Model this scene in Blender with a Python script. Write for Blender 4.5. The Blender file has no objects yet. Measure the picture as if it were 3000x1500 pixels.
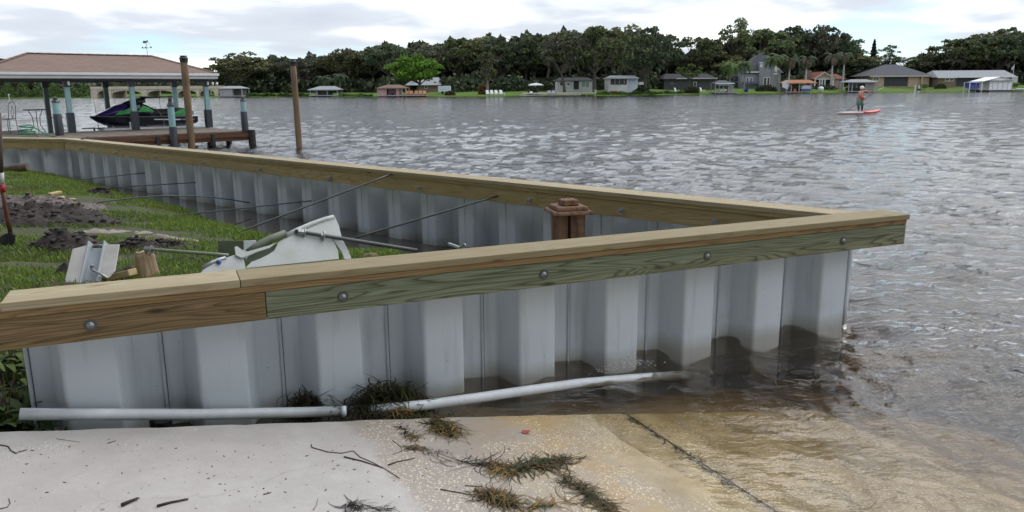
import bpy, bmesh, math, random
import numpy as np
from mathutils import Vector, Matrix

# ------------------------------------------------------------------ camera
SC = bpy.context.scene
F = 2270.0; CAMH = 1.65; PITCH = math.radians(12.14); ROLL = math.radians(0.40)
cam_d = bpy.data.cameras.new('camera'); cam = bpy.data.objects.new('camera', cam_d)
SC.collection.objects.link(cam); SC.camera = cam
cam_d.sensor_width = 36.0; cam_d.lens = 36.0 * F / 3000.0
cam_d.clip_start = 0.05; cam_d.clip_end = 6000
cam.matrix_world = (Matrix.Translation((0, 0, CAMH)) @ Matrix.Rotation(math.pi/2 - PITCH, 4, 'X')
                    @ Matrix.Rotation(-ROLL, 4, 'Z'))

# ------------------------------------------------------------------ sky + sun
SUN_EL, SUN_AZ = math.radians(58), math.radians(28)      # azimuth from +Y towards +X
world = bpy.data.worlds.new('World'); SC.world = world; world.use_nodes = True
wn = world.node_tree; wn.nodes.clear()
def WN(t, **k):
    n = wn.nodes.new(t)
    for a, b in k.items(): setattr(n, a, b)
    return n
def wmath(op, a, b=None, c=None):
    n = WN('ShaderNodeMath', operation=op)
    for i, x in enumerate((a, b, c)):
        if x is None: continue
        if isinstance(x, (int, float)): n.inputs[i].default_value = x
        else: wn.links.new(x, n.inputs[i])
    return n.outputs[0]
sky = WN('ShaderNodeTexSky', sky_type='NISHITA', sun_disc=False)
sky.sun_elevation = SUN_EL; sky.sun_rotation = SUN_AZ; sky.air_density = 1.0; sky.dust_density = 0.3
tc = WN('ShaderNodeTexCoord'); sep = WN('ShaderNodeSeparateXYZ'); wn.links.new(tc.outputs['Generated'], sep.inputs[0])
# cloud deck: directions are flattened onto a curved layer, so clouds crowd towards the horizon
den = wmath('ADD', wmath('MAXIMUM', sep.outputs[2], 0.0), 0.10)
comb = WN('ShaderNodeCombineXYZ')
wn.links.new(wmath('DIVIDE', sep.outputs[0], den), comb.inputs[0]); wn.links.new(wmath('DIVIDE', sep.outputs[1], den), comb.inputs[1])
def wnoise(scale, detail, rough, off, sx=1.0, sy=1.0, dist=0.0):
    m = WN('ShaderNodeMapping'); m.inputs['Location'].default_value = off; m.inputs['Scale'].default_value = (sx, sy, 1)
    wn.links.new(comb.outputs[0], m.inputs[0])
    n = WN('ShaderNodeTexNoise'); n.inputs['Scale'].default_value = scale; n.inputs['Detail'].default_value = detail
    n.inputs['Roughness'].default_value = rough; n.inputs['Distortion'].default_value = dist
    wn.links.new(m.outputs[0], n.inputs['Vector']); return n.outputs[0]
def wramp(x, stops):
    r = WN('ShaderNodeValToRGB'); e = r.color_ramp.elements
    while len(e) < len(stops): e.new(0.5)
    for q, (p, c) in zip(e, stops): q.position = p; q.color = (*c, 1)
    wn.links.new(x, r.inputs[0]); return r.outputs[0]
CLOUD_OFF = (15.744, 6.814, 0.0)
nz1 = wnoise(0.75, 5, 0.50, CLOUD_OFF, 1.0, 0.8, 0.2)
cl = wramp(nz1, [(0.35, (9.9, 10.0, 10.1)), (0.44, (8.3, 8.6, 8.95)), (0.53, (5.5, 5.95, 6.6)), (0.74, (4.5, 4.95, 5.7))])
cov = wramp(wnoise(0.42, 4, 0.5, (20.090, 39.283, 0), 1.1, 0.8), [(0.33, (0, 0, 0)), (0.42, (1, 1, 1))])
mixs = WN('ShaderNodeMix', data_type='RGBA'); wn.links.new(cov, mixs.inputs[0])
tint = WN('ShaderNodeMix', data_type='RGBA', blend_type='MULTIPLY'); tint.inputs[0].default_value = 1; tint.inputs[7].default_value = (.80, .93, 1.15, 1); wn.links.new(sky.outputs[0], tint.inputs[6])
wn.links.new(tint.outputs[2], mixs.inputs[6]); wn.links.new(cl, mixs.inputs[7])
# an overcast dome is brighter overhead than at the horizon
lum = wmath('MULTIPLY_ADD', wmath('MAXIMUM', sep.outputs[2], 0.0), 0.75, 0.92); lumc = WN('ShaderNodeCombineXYZ')
for k_ in range(3): wn.links.new(lum, lumc.inputs[k_])
dome = WN('ShaderNodeMix', data_type='RGBA', blend_type='MULTIPLY'); dome.inputs[0].default_value = 1; wn.links.new(cl, dome.inputs[6]); wn.links.new(lumc.outputs[0], dome.inputs[7]); wn.links.new(dome.outputs[2], mixs.inputs[7])
bg = WN('ShaderNodeBackground'); bg.inputs[1].default_value = 0.10; wn.links.new(mixs.outputs[2], bg.inputs[0])
wo = WN('ShaderNodeOutputWorld'); wn.links.new(bg.outputs[0], wo.inputs[0])
sun_d = bpy.data.lights.new('sun', 'SUN'); sun_d.energy = 1.5; sun_d.angle = math.radians(60); sun_d.color = (1, .96, .9)
sun = bpy.data.objects.new('sun', sun_d); SC.collection.objects.link(sun)
sdir = Vector((math.sin(SUN_AZ)*math.cos(SUN_EL), math.cos(SUN_AZ)*math.cos(SUN_EL), math.sin(SUN_EL)))
sun.rotation_euler = (-sdir).to_track_quat('-Z', 'Y').to_euler(); sun.location = (0, 0, 40)
SC.view_settings.view_transform = 'Standard'; SC.view_settings.look = 'None'
SC.view_settings.exposure = 0.52; SC.view_settings.gamma = 1.0
SC.cycles.max_bounces = 8; SC.cycles.transparent_max_bounces = 12

# ------------------------------------------------------------------ survey helpers: sight lines from the photograph's standpoint
FW = np.array([0, math.cos(PITCH), -math.sin(PITCH)]); UP0 = np.array([0, math.sin(PITCH), math.cos(PITCH)]); RT0 = np.array([1., 0, 0])
RT = RT0*math.cos(ROLL) - UP0*math.sin(ROLL); UP = UP0*math.cos(ROLL) + RT0*math.sin(ROLL)
CP = np.array([0, 0, CAMH])
def ray(x, y): return FW*F + RT*(x-1500) - UP*(y-750)
def gz(x, y, z=0.0):
    d = ray(x, y); return CP + d*((z-CAMH)/d[2])
def gy(x, y, Y):
    d = ray(x, y); return CP + d*(Y/d[1])
def gplane(x, y, p0, n):
    d = ray(x, y); n = np.array(n, float); return CP + d*(((np.array(p0, float)-CP) @ n)/(d @ n))

# ------------------------------------------------------------------ mesh helpers
COL = SC.collection
class MB:
    def __init__(s): s.v = []; s.f = []
    def add(s, vs, fs):
        o = len(s.v); s.v += [tuple(map(float, p)) for p in vs]; s.f += [tuple(i+o for i in f) for f in fs]; return s
    def hexa(s, p): return s.add(p, [(0,3,2,1),(4,5,6,7),(0,1,5,4),(1,2,6,5),(2,3,7,6),(3,0,4,7)])
    def box(s, x0, x1, y0, y1, z0, z1):
        return s.hexa([(x0,y0,z0),(x1,y0,z0),(x1,y1,z0),(x0,y1,z0),(x0,y0,z1),(x1,y0,z1),(x1,y1,z1),(x0,y1,z1)])
    def prism(s, poly, z0, z1):
        n = len(poly)
        return s.add([(x,y,z0) for x,y in poly]+[(x,y,z1) for x,y in poly],
                     [tuple(range(n-1,-1,-1)), tuple(range(n,2*n))]+[(i,(i+1)%n,n+(i+1)%n,n+i) for i in range(n)])
    def slab(s, pts, thick):           # planar polygon in 3D given a thickness
        P = [Vector(p) for p in pts]; n = Vector((0,0,0))
        for i in range(len(P)): n += P[i].cross(P[(i+1) % len(P)])
        n.normalize(); k = len(P); Q = [p - n*thick for p in P]
        return s.add(P+Q, [tuple(range(k)), tuple(range(2*k-1,k-1,-1))]+[(i,k+i,k+(i+1)%k,(i+1)%k) for i in range(k)])
    def tube(s, pts, r, n=8, cap=True):
        P = [Vector(p) for p in pts]; R = r if hasattr(r, '__len__') else [r]*len(P)
        vs = []; ref = None
        for i, p in enumerate(P):
            t = (P[min(i+1,len(P)-1)] - P[max(i-1,0)])
            if t.length < 1e-9: t = Vector((0,0,1))
            t.normalize()
            if ref is None: ref = t.orthogonal().normalized()
            ref = ref - t*ref.dot(t)
            if ref.length < 1e-6: ref = t.orthogonal()
            ref.normalize(); b = t.cross(ref)
            vs += [p + (ref*math.cos(2*math.pi*k/n) + b*math.sin(2*math.pi*k/n))*R[i] for k in range(n)]
        fs = [(i*n+k, i*n+(k+1)%n, (i+1)*n+(k+1)%n, (i+1)*n+k) for i in range(len(P)-1) for k in range(n)]
        if cap: fs += [tuple(range(n-1,-1,-1)), tuple(range((len(P)-1)*n, len(P)*n))]
        return s.add(vs, fs)
    def lathe(s, prof, n=12, c=(0,0,0), sq=False):
        off = math.pi/4 if sq else 0; vs = []
        for r, z in prof: vs += [(c[0]+r*math.cos(2*math.pi*k/n+off), c[1]+r*math.sin(2*math.pi*k/n+off), c[2]+z) for k in range(n)]
        m = len(prof)
        return s.add(vs, [(i*n+k, i*n+(k+1)%n, (i+1)*n+(k+1)%n, (i+1)*n+k) for i in range(m-1) for k in range(n)]
                     + [tuple(range(n-1,-1,-1)), tuple(range((m-1)*n, m*n))])
    def ball(s, c, r, n=8, m=6, sx=1, sy=1, sz=1):
        vs = [(c[0], c[1], c[2]-r*sz)]
        for i in range(1, m):
            a = math.pi*i/m - math.pi/2
            vs += [(c[0]+r*sx*math.cos(a)*math.cos(2*math.pi*k/n), c[1]+r*sy*math.cos(a)*math.sin(2*math.pi*k/n), c[2]+r*sz*math.sin(a)) for k in range(n)]
        vs.append((c[0], c[1], c[2]+r*sz)); L = len(vs)-1
        fs = [(0, 1+(k+1)%n, 1+k) for k in range(n)] + [(L, L-n+k, L-n+(k+1)%n) for k in range(n)]
        fs += [(1+i*n+k, 1+i*n+(k+1)%n, 1+(i+1)*n+(k+1)%n, 1+(i+1)*n+k) for i in range(m-2) for k in range(n)]
        return s.add(vs, fs)
    def loft(s, rings, cap=True):
        n = len(rings[0]); vs = [p for r in rings for p in r]
        fs = [(i*n+k, i*n+(k+1)%n, (i+1)*n+(k+1)%n, (i+1)*n+k) for i in range(len(rings)-1) for k in range(n)]
        if cap: fs += [tuple(range(n-1,-1,-1)), tuple(range((len(rings)-1)*n, len(rings)*n))]
        return s.add(vs, fs)
    def build(s, name, mat, parent=None, smooth=False, bevel=0.0, seg=1, norm=True, angle=None):
        me = bpy.data.meshes.new(name); me.from_pydata(s.v, [], s.f)
        if norm or bevel:
            bm = bmesh.new(); bm.from_mesh(me)
            bmesh.ops.recalc_face_normals(bm, faces=bm.faces)
            if bevel:
                ed = [e for e in bm.edges if len(e.link_faces) == 2 and e.calc_face_angle(0) > 0.5]
                bmesh.ops.bevel(bm, geom=ed, offset=bevel, segments=seg, profile=0.6, affect='EDGES', clamp_overlap=True)
            bm.to_mesh(me); bm.free()
        if smooth: me.shade_smooth()
        if angle is not None: me.shade_smooth(); me.set_sharp_from_angle(angle=math.radians(angle))
        me.materials.append(mat)
        o = bpy.data.objects.new(name, me); COL.objects.link(o)
        if parent is not None: o.parent = parent
        return o
def npmesh(name, verts, faces, mat, parent=None, smooth=False):
    verts = np.asarray(verts, np.float32).reshape(-1, 3); faces = np.asarray(faces, np.int32); k = faces.shape[1]; n = len(faces)
    me = bpy.data.meshes.new(name); me.vertices.add(len(verts)); me.vertices.foreach_set('co', verts.ravel())
    me.loops.add(n*k); me.loops.foreach_set('vertex_index', faces.ravel())
    me.polygons.add(n); me.polygons.foreach_set('loop_start', np.arange(0, n*k, k, dtype=np.int32))
    me.polygons.foreach_set('loop_total', np.full(n, k, np.int32)); me.update(calc_edges=True)
    if smooth: me.shade_smooth()
    me.materials.append(mat); o = bpy.data.objects.new(name, me); COL.objects.link(o)
    if parent is not None: o.parent = parent
    return o
def tag(o, label, cat, group=None):
    o['label'] = label; o['category'] = cat
    if group: o['group'] = group
    return o
def thing(name, label, cat, loc=(0,0,0), rz=0.0, group=None):
    o = bpy.data.objects.new(name, None); COL.objects.link(o); o.empty_display_size = .2
    o.location = tuple(map(float, loc)); o.rotation_euler = (0, 0, rz); return tag(o, label, cat, group)
def struct(o): o['kind'] = 'structure'; return o
def copy_tree(o, parent=None):
    c = o.copy(); COL.objects.link(c); c.parent = parent
    for ch in list(o.children): copy_tree(ch, c)
    return c

# ------------------------------------------------------------------ materials
def _mat(name):
    m = bpy.data.materials.new(name); m.use_nodes = True; t = m.node_tree
    return m, t, t.nodes['Principled BSDF']
class NT:
    def __init__(s, t): s.t = t
    def n(s, typ, **k):
        x = s.t.nodes.new(typ)
        for a, b in k.items(): setattr(x, a, b)
        return x
    def set(s, sock, v):
        if isinstance(v, bpy.types.NodeSocket): s.t.links.new(v, sock)
        elif isinstance(v, (tuple, list)) and sock.type == 'RGBA': sock.default_value = (*v[:3], 1)
        else: sock.default_value = v
    def math(s, op, a, b=None, c=None, clamp=False):
        x = s.n('ShaderNodeMath', operation=op); x.use_clamp = clamp
        for i, q in enumerate((a, b, c)):
            if q is not None: s.set(x.inputs[i], q)
        return x.outputs[0]
    def mix(s, f, a, b, bt='MIX'):
        x = s.n('ShaderNodeMix', data_type='RGBA', blend_type=bt); s.set(x.inputs[0], f); s.set(x.inputs[6], a); s.set(x.inputs[7], b); return x.outputs[2]
    def co(s, kind='Object', scale=(1,1,1), loc=(0,0,0), rot=(0,0,0)):
        if kind == 'World': src = s.n('ShaderNodeNewGeometry').outputs['Position']
        else: src = s.n('ShaderNodeTexCoord').outputs[kind]
        m = s.n('ShaderNodeMapping'); m.inputs['Scale'].default_value = scale; m.inputs['Location'].default_value = loc; m.inputs['Rotation'].default_value = rot
        s.t.links.new(src, m.inputs[0]); return m.outputs[0]
    def noise(s, vec, scale, detail=3, rough=.55, dist=0.0):
        x = s.n('ShaderNodeTexNoise'); s.set(x.inputs['Vector'], vec); x.inputs['Scale'].default_value = scale
        x.inputs['Detail'].default_value = detail; x.inputs['Roughness'].default_value = rough; x.inputs['Distortion'].default_value = dist; return x.outputs[0]
    def ramp(s, x, stops, interp='LINEAR'):
        r = s.n('ShaderNodeValToRGB'); e = r.color_ramp.elements; r.color_ramp.interpolation = interp
        while len(e) < len(stops): e.new(.5)
        for q, (p, c) in zip(e, stops):
            q.position = p; q.color = (*c, 1) if hasattr(c, '__len__') else (c, c, c, 1)
        s.set(r.inputs[0], x); return r.outputs[0]
    def bump(s, h, strength=.3, dist=.02, normal=None):
        b = s.n('ShaderNodeBump'); b.inputs['Strength'].default_value = strength; b.inputs['Distance'].default_value = dist
        s.set(b.inputs['Height'], h)
        if normal is not None: s.set(b.inputs['Normal'], normal)
        return b.outputs[0]
    def rnd(s): return s.n('ShaderNodeObjectInfo').outputs['Random']
def mul(c, k): return tuple(max(0, min(1, x*k)) for x in c)
def M(name, col, rough=.6, var=.12, scale=4.0, col2=None, bump=0.0, bscale=40.0, metal=0.0, stretch=(1,1,1), spec=None, kind='Object', orand=0.0):
    m, t, b = _mat(name); N = NT(t); v = N.co(kind, stretch)
    c2 = col2 or mul(col, 1+var); c1 = mul(col, 1-var) if col2 is None else col
    n = N.noise(v, scale, 5, .6)
    c = N.mix(N.ramp(n, [(.3, 0), (.7, 1)]), c1, c2)
    if orand:
        k = N.math('MULTIPLY_ADD', N.rnd(), 2*orand, 1-orand); g = N.n('ShaderNodeCombineColor')
        for i in range(3): N.set(g.inputs[i], k)
        c = N.mix(1.0, c, g.outputs[0], 'MULTIPLY')
    N.set(b.inputs['Base Color'], c)
    N.set(b.inputs['Roughness'], N.math('MULTIPLY_ADD', n, .2, rough-.1, clamp=True)); b.inputs['Metallic'].default_value = metal
    if spec is not None: b.inputs['Specular IOR Level'].default_value = spec
    if bump: N.set(b.inputs['Normal'], N.bump(N.noise(v, bscale, 4, .6), bump, .01))
    return m
def wood(name, light, dark, freq=9.0, tint=None, tintamt=0.0, rough=.7, knots=True, contrast=1.0, along=(0.35, 3.2, 5.0)):
    """sawn pine: long grain along local x, cathedral rings where the stretched field turns, knots"""
    m, t, b = _mat(name); N = NT(t)
    tcn = N.n('ShaderNodeTexCoord').outputs['Object']; r = N.rnd()
    off = N.n('ShaderNodeCombineXYZ'); N.set(off.inputs[0], N.math('MULTIPLY', r, 37.0)); N.set(off.inputs[1], N.math('MULTIPLY', r, 11.0)); N.set(off.inputs[2], N.math('MULTIPLY', r, 23.0))
    ad = N.n('ShaderNodeVectorMath', operation='ADD'); N.set(ad.inputs[0], tcn); N.set(ad.inputs[1], off.outputs[0])
    mp = N.n('ShaderNodeMapping'); mp.inputs['Scale'].default_value = along; N.set(mp.inputs[0], ad.outputs[0]); v = mp.outputs[0]
    field = N.noise(v, 1.5, 2, .45, .25)
    ring = N.math('FRACT', N.math('MULTIPLY', field, freq))
    line = N.ramp(ring, [(0, 0.25), (.35, .0), (.70, .45), (.90, 1.0), (1.0, .25)])
    mp2 = N.n('ShaderNodeMapping'); mp2.inputs['Scale'].default_value = (1.2, 60, 60); N.set(mp2.inputs[0], ad.outputs[0])
    fib = N.noise(mp2.outputs[0], 3.0, 3, .6)
    big = N.noise(v, .9, 2, .5)
    c = light
    if tint is not None: c = N.mix(N.ramp(big, [(.35, 0), (.6, tintamt)]), c, tint)
    c = N.mix(N.math('MULTIPLY', line, min(1, .8*contrast)), c, dark)
    c = N.mix(N.ramp(fib, [(.35, .45*contrast), (.62, 0)]), c, mul(dark, .8))
    if knots:
        mp3 = N.n('ShaderNodeMapping'); mp3.inputs['Scale'].default_value = (1.6, 6, 6); N.set(mp3.inputs[0], ad.outputs[0])
        vo = N.n('ShaderNodeTexVoronoi'); N.set(vo.inputs['Vector'], mp3.outputs[0]); vo.inputs['Scale'].default_value = 1.0
        c = N.mix(N.ramp(vo.outputs['Distance'], [(.03, .9), (.10, 0)]), c, mul(dark, .45))
    N.set(b.inputs['Base Color'], c); b.inputs['Roughness'].default_value = rough
    b.inputs['Specular IOR Level'].default_value = .25
    N.set(b.inputs['Normal'], N.bump(N.math('ADD', fib, N.math('MULTIPLY', line, -.5)), .35, .004))
    return m
def leafmat(name, col, var=.45, trans=.3, orand=.25, rough=.6):
    m, t, b = _mat(name); N = NT(t); g = N.n('ShaderNodeNewGeometry').outputs['Random Per Island']
    c = N.mix(g, mul(col, 1-var), mul((col[0]*1.1, col[1], col[2]*.9), 1+var))
    k = N.math('MULTIPLY_ADD', N.rnd(), 2*orand, 1-orand); q = N.n('ShaderNodeCombineColor')
    for i in range(3): N.set(q.inputs[i], k)
    c = N.mix(1.0, c, q.outputs[0], 'MULTIPLY')
    N.set(b.inputs['Base Color'], c); b.inputs['Roughness'].default_value = rough; b.inputs['Specular IOR Level'].default_value = .2
    tr = N.n('ShaderNodeBsdfTranslucent'); N.set(tr.inputs[0], c); mx = N.n('ShaderNodeMixShader'); mx.inputs[0].default_value = trans
    out = t.nodes['Material Output']; t.links.new(b.outputs[0], mx.inputs[1]); t.links.new(tr.outputs[0], mx.inputs[2]); t.links.new(mx.outputs[0], out.inputs[0])
    return m
def glassmat(name, col=(.03,.035,.04), rough=.08):
    m, t, b = _mat(name); b.inputs['Base Color'].default_value = (*col, 1); b.inputs['Roughness'].default_value = rough; return m

CAPW = wood('cap_timber', (.42,.36,.235), (.24,.185,.10), 17, tint=(.34,.28,.17), tintamt=.7, rough=.8, contrast=.8)
CAPW2 = wood('cap_timber_tan', (.33,.275,.16), (.19,.145,.075), 17, tint=(.26,.215,.125), tintamt=.7, rough=.8, contrast=.85)
STRW = wood('stringer_timber', (.30,.205,.095), (.14,.08,.03), 18)
WALEB = wood('brown_timber', (.26,.185,.09), (.085,.055,.026), 24, tint=(.16,.10,.04), tintamt=.6, contrast=1.2)
WALEG = wood('green_timber', (.27,.26,.155), (.075,.08,.042), 26, tint=(.215,.265,.185), tintamt=.8, contrast=1.25)
WALEF = wood('honey_timber', (.45,.345,.165), (.25,.17,.065), 18, tint=(.30,.26,.11), tintamt=.6)
OLDW = wood('old_post_timber', (.21,.12,.07), (.07,.035,.02), 7, rough=.85, along=(3.5,3.5,.4))
SCRAPW = wood('scrap_timber', (.55,.42,.22), (.38,.25,.10), 7)
STEEL = M('galvanised_steel', (.36,.37,.37), .55, .15, 20, metal=.85)
RODM = M('rod_steel', (.075,.08,.075), .5, .25, 9, metal=.3, stretch=(1,1,1))
def vinyl_mat():
    m, t, b = _mat('grey_vinyl'); N = NT(t); v = N.co('World')
    n = N.noise(v, 2.2, 4, .6); c = N.mix(n, (.52,.575,.62), (.58,.625,.655))
    z = N.n('ShaderNodeSeparateXYZ'); N.set(z.inputs[0], v)
    # tannin tide mark a hand's breadth above the water, its edge broken by splashes
    zz = N.math('ADD', z.outputs[2], N.math('MULTIPLY_ADD', N.noise(v, 5, 3, .5), -.10, .05))
    c = N.mix(N.ramp(zz, [(0.0, .55), (.05, .28), (.10, .0)]), c, (.27,.225,.14))
    sp = N.n('ShaderNodeTexVoronoi'); N.set(sp.inputs['Vector'], v); sp.inputs['Scale'].default_value = 26
    c = N.mix(N.math('MULTIPLY', N.ramp(sp.outputs['Distance'], [(.05, 1), (.10, 0)]), N.ramp(N.noise(v, 3.1, 3), [(.50, 0), (.64, .8)])), c, (.06,.05,.035))
    st = N.noise(N.co('World', (9, 9, .7)), 2.0, 4, .6); c = N.mix(N.ramp(st, [(.55, 0), (.78, .35)]), c, (.27,.27,.25))
    c = N.mix(N.math('MULTIPLY', N.ramp(N.noise(v, 1.3, 4, .7), [(.55, 0), (.72, .4)]), N.ramp(z.outputs[2], [(.05, 1), (.30, 0)])), c, (.20,.175,.13))
    N.set(b.inputs['Base Color'], c); b.inputs['Roughness'].default_value = .42; b.inputs['Specular IOR Level'].default_value = .4
    N.set(b.inputs['Normal'], N.bump(N.noise(v, 90, 2), .06, .004)); return m
VINYL = vinyl_mat()
WVINYL = M('white_vinyl', (.47,.49,.48), .45, .10, 6, col2=(.38,.385,.35), bump=.1, bscale=18)
GVINYL = M('grey_vinyl_scrap', (.42,.46,.49), .45, .08, 5)
OLVINYL = M('olive_vinyl', (.10,.115,.075), .6, .2, 8)
PVC = M('pvc_pipe', (.70,.73,.75), .35, .08, 9, col2=(.55,.57,.58))
SOIL = M('dark_soil', (.020,.016,.015), .95, .4, 9, col2=(.062,.049,.043), bump=1.0, bscale=24)
SAND = M('pale_sand', (.20,.165,.14), .95, .3, 9, col2=(.30,.255,.22), bump=.6, bscale=40)
BLACK = M('black_rubber', (.014,.016,.02), .5, .2, 10)
TEAL = M('teal_paint', (.20,.34,.345), .55, .12, 6)

# ================================================================== LAYOUT OF THE SITE
ZC = 0.80                                             # top of the seawall caps above the lake
O1 = gz(0, 889, ZC)[:2]; E1 = gz(2668, 627, ZC)[:2]
U1 = E1-O1; L1 = float(np.linalg.norm(U1)); U1 = U1/L1; V1 = np.array([-U1[1], U1[0]]); A1 = math.atan2(U1[1], U1[0])
A2p = gz(2382, 620, ZC)[:2]; B2p = gz(182, 406, ZC)[:2]; K2p = gz(8, 404, ZC)[:2]
U2 = B2p-A2p; L2 = float(np.linalg.norm(U2)); U2 = U2/L2; N2 = np.array([U2[1], -U2[0]]); A2 = math.atan2(U2[1], U2[0])
U3 = (K2p-B2p)/np.linalg.norm(K2p-B2p); A3 = math.atan2(U3[1], U3[0])
def w1(u, v, z): p = O1+U1*u+V1*v; return (p[0], p[1], z)
def w2(u, v, z): p = A2p+U2*u+N2*v; return (p[0], p[1], z)
RP0 = np.array([.28, 3.66]); RN = np.array([.88, .475]); RN = RN/np.linalg.norm(RN); RS = .105     # boat ramp: waterline point, downhill direction, slope
def ramp_z(x, y): return -RS*((x-RP0[0])*RN[0]+(y-RP0[1])*RN[1])
RAMPN = np.array([RS*RN[0], RS*RN[1], 1.0]); RAMP0 = np.array([RP0[0], RP0[1], 0.0])
def gr(px, py, dz=0.0): p = gplane(px, py, RAMP0+np.array([0,0,dz]), RAMPN); return p

# ---- noise on numpy arrays
def vnoise(x, y, seed=0):
    xi = np.floor(x).astype(np.int64); yi = np.floor(y).astype(np.int64); fx = x-xi; fy = y-yi
    fx = fx*fx*(3-2*fx); fy = fy*fy*(3-2*fy)
    def h(a, b):
        n = (a*374761393 + b*668265263 + seed*1442695041) & 0xffffffff
        n = ((n ^ (n >> 13))*1274126177) & 0xffffffff
        return ((n ^ (n >> 16)) & 0xffff)/65535.0
    return (h(xi,yi)*(1-fx)+h(xi+1,yi)*fx)*(1-fy)+(h(xi,yi+1)*(1-fx)+h(xi+1,yi+1)*fx)*fy
def fbm(x, y, oct=4, seed=0):
    s = 0; a = .5
    for i in range(oct): s = s+a*vnoise(x*2**i, y*2**i, seed+i*7); a *= .5
    return s
def inpoly(x, y, poly):
    r = np.zeros(x.shape, bool); n = len(poly)
    for i in range(n):
        x0, y0 = poly[i]; x1, y1 = poly[(i+1) % n]
        c = ((y0 > y) != (y1 > y)); r ^= c & (x < (x1-x0)*(y-y0)/((y1-y0) if y1 != y0 else 1e-9)+x0)
    return r
def polydist(x, y, pl):
    d = np.full(x.shape, 1e9)
    for (x0, y0), (x1, y1) in zip(pl[:-1], pl[1:]):
        dx, dy = x1-x0, y1-y0; t = np.clip(((x-x0)*dx+(y-y0)*dy)/(dx*dx+dy*dy+1e-12), 0, 1)
        d = np.minimum(d, np.hypot(x-x0-t*dx, y-y0-t*dy))
    return d

# ---- lawn bank inside the seawalls
BANKPX = [(60,512),(140,516),(215,532),(260,545),(335,553),(420,588),(560,618),(640,655),(735,680),(800,698),(880,722),(980,742),(1100,756)]
BANK = [tuple(gz(a, b, .0)[:2]) for a, b in BANKPX]
WB = [tuple(w1(u, .42, 0)[:2]) for u in (2.3, 1.4, .6, -.2)]
LANDP = BANK+WB+[tuple(w1(-.6,.2,0)[:2]), (-3.2, 2.6), (-9, 2.4), (-24, 4), (-24, 16), tuple((B2p+N2*.1)), ]
def land_z(x, y):
    x = np.asarray(x, float); y = np.asarray(y, float)
    ins = inpoly(x, y, LANDP); d = polydist(x, y, BANK)
    n = fbm(x*1.3, y*1.3, 4, 3)-.47; n2 = fbm(x*6, y*6, 3, 9)-.44
    zin = -.03+.31*(1-np.exp(-d/.55))+.03*np.minimum(d, 6)+.11*n+.035*n2
    zout = -.03-.30*d-.03+.05*n
    z = np.where(ins, zin, np.maximum(zout, -.9))
    uu = (x-O1[0])*U1[0]+(y-O1[1])*U1[1]; vv = (x-O1[0])*V1[0]+(y-O1[1])*V1[1]
    # the low strip between the near wall and the ramp, and the hollow past the wall's open end
    front = np.where(uu > 0, .035-.055*uu, .035)+.06*n+.05*n2
    t = np.clip((vv-.385)/.06, 0, 1); t = np.where(uu < .02, np.clip((vv-.05)/1.1, 0, 1)**1.3, t)
    t = np.clip(t, 0, 1)
    return np.where(vv < 1.3, front*(1-t)+z*t, z)

# ---- lake surface: wind chop as many crossing wave trains
rng = np.random.default_rng(11)
WAVES = []
for i in range(96):
    lam = .09*(1.9/.09)**(rng.random()**1.15); ang = math.radians(207)+rng.normal(0, .62)
    k = 2*math.pi/lam; a = .0034*lam**.76*(.6+.8*rng.random())
    WAVES.append((k*math.cos(ang), k*math.sin(ang), a, rng.random()*6.283, lam))
def wave_z(x, y, res):
    z = np.zeros_like(x)
    gust = .65+.7*fbm(x*.12, y*.12, 3, 5)
    wx = x+.35*fbm(x*.8, y*.8, 2, 21); wy = y+.35*fbm(x*.8+9, y*.8, 2, 22)
    for kx, ky, a, p, lam in WAVES:
        s = np.sin(kx*wx+ky*wy+p); f = np.clip(lam/(2.2*res)-.6, 0, 1)
        z += a*f*(s-.35*(1-s*s))
    return z*gust
def calm(x, y):
    uu = (x-O1[0])*U1[0]+(y-O1[1])*U1[1]; vv = (x-O1[0])*V1[0]+(y-O1[1])*V1[1]
    v2 = (x-A2p[0])*N2[0]+(y-A2p[1])*N2[1]
    inside = (vv > .27) & (v2 < .26) & (uu < L1)
    dep = np.clip(-ramp_z(x, y), 0, 2)
    shal = np.clip(.30+dep/.22, .30, 1.0)
    r = np.where((x < 2.4) & (y < 5.2) & (vv < .3), shal, 1.0)
    return np.where(inside, .03, r)
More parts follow.
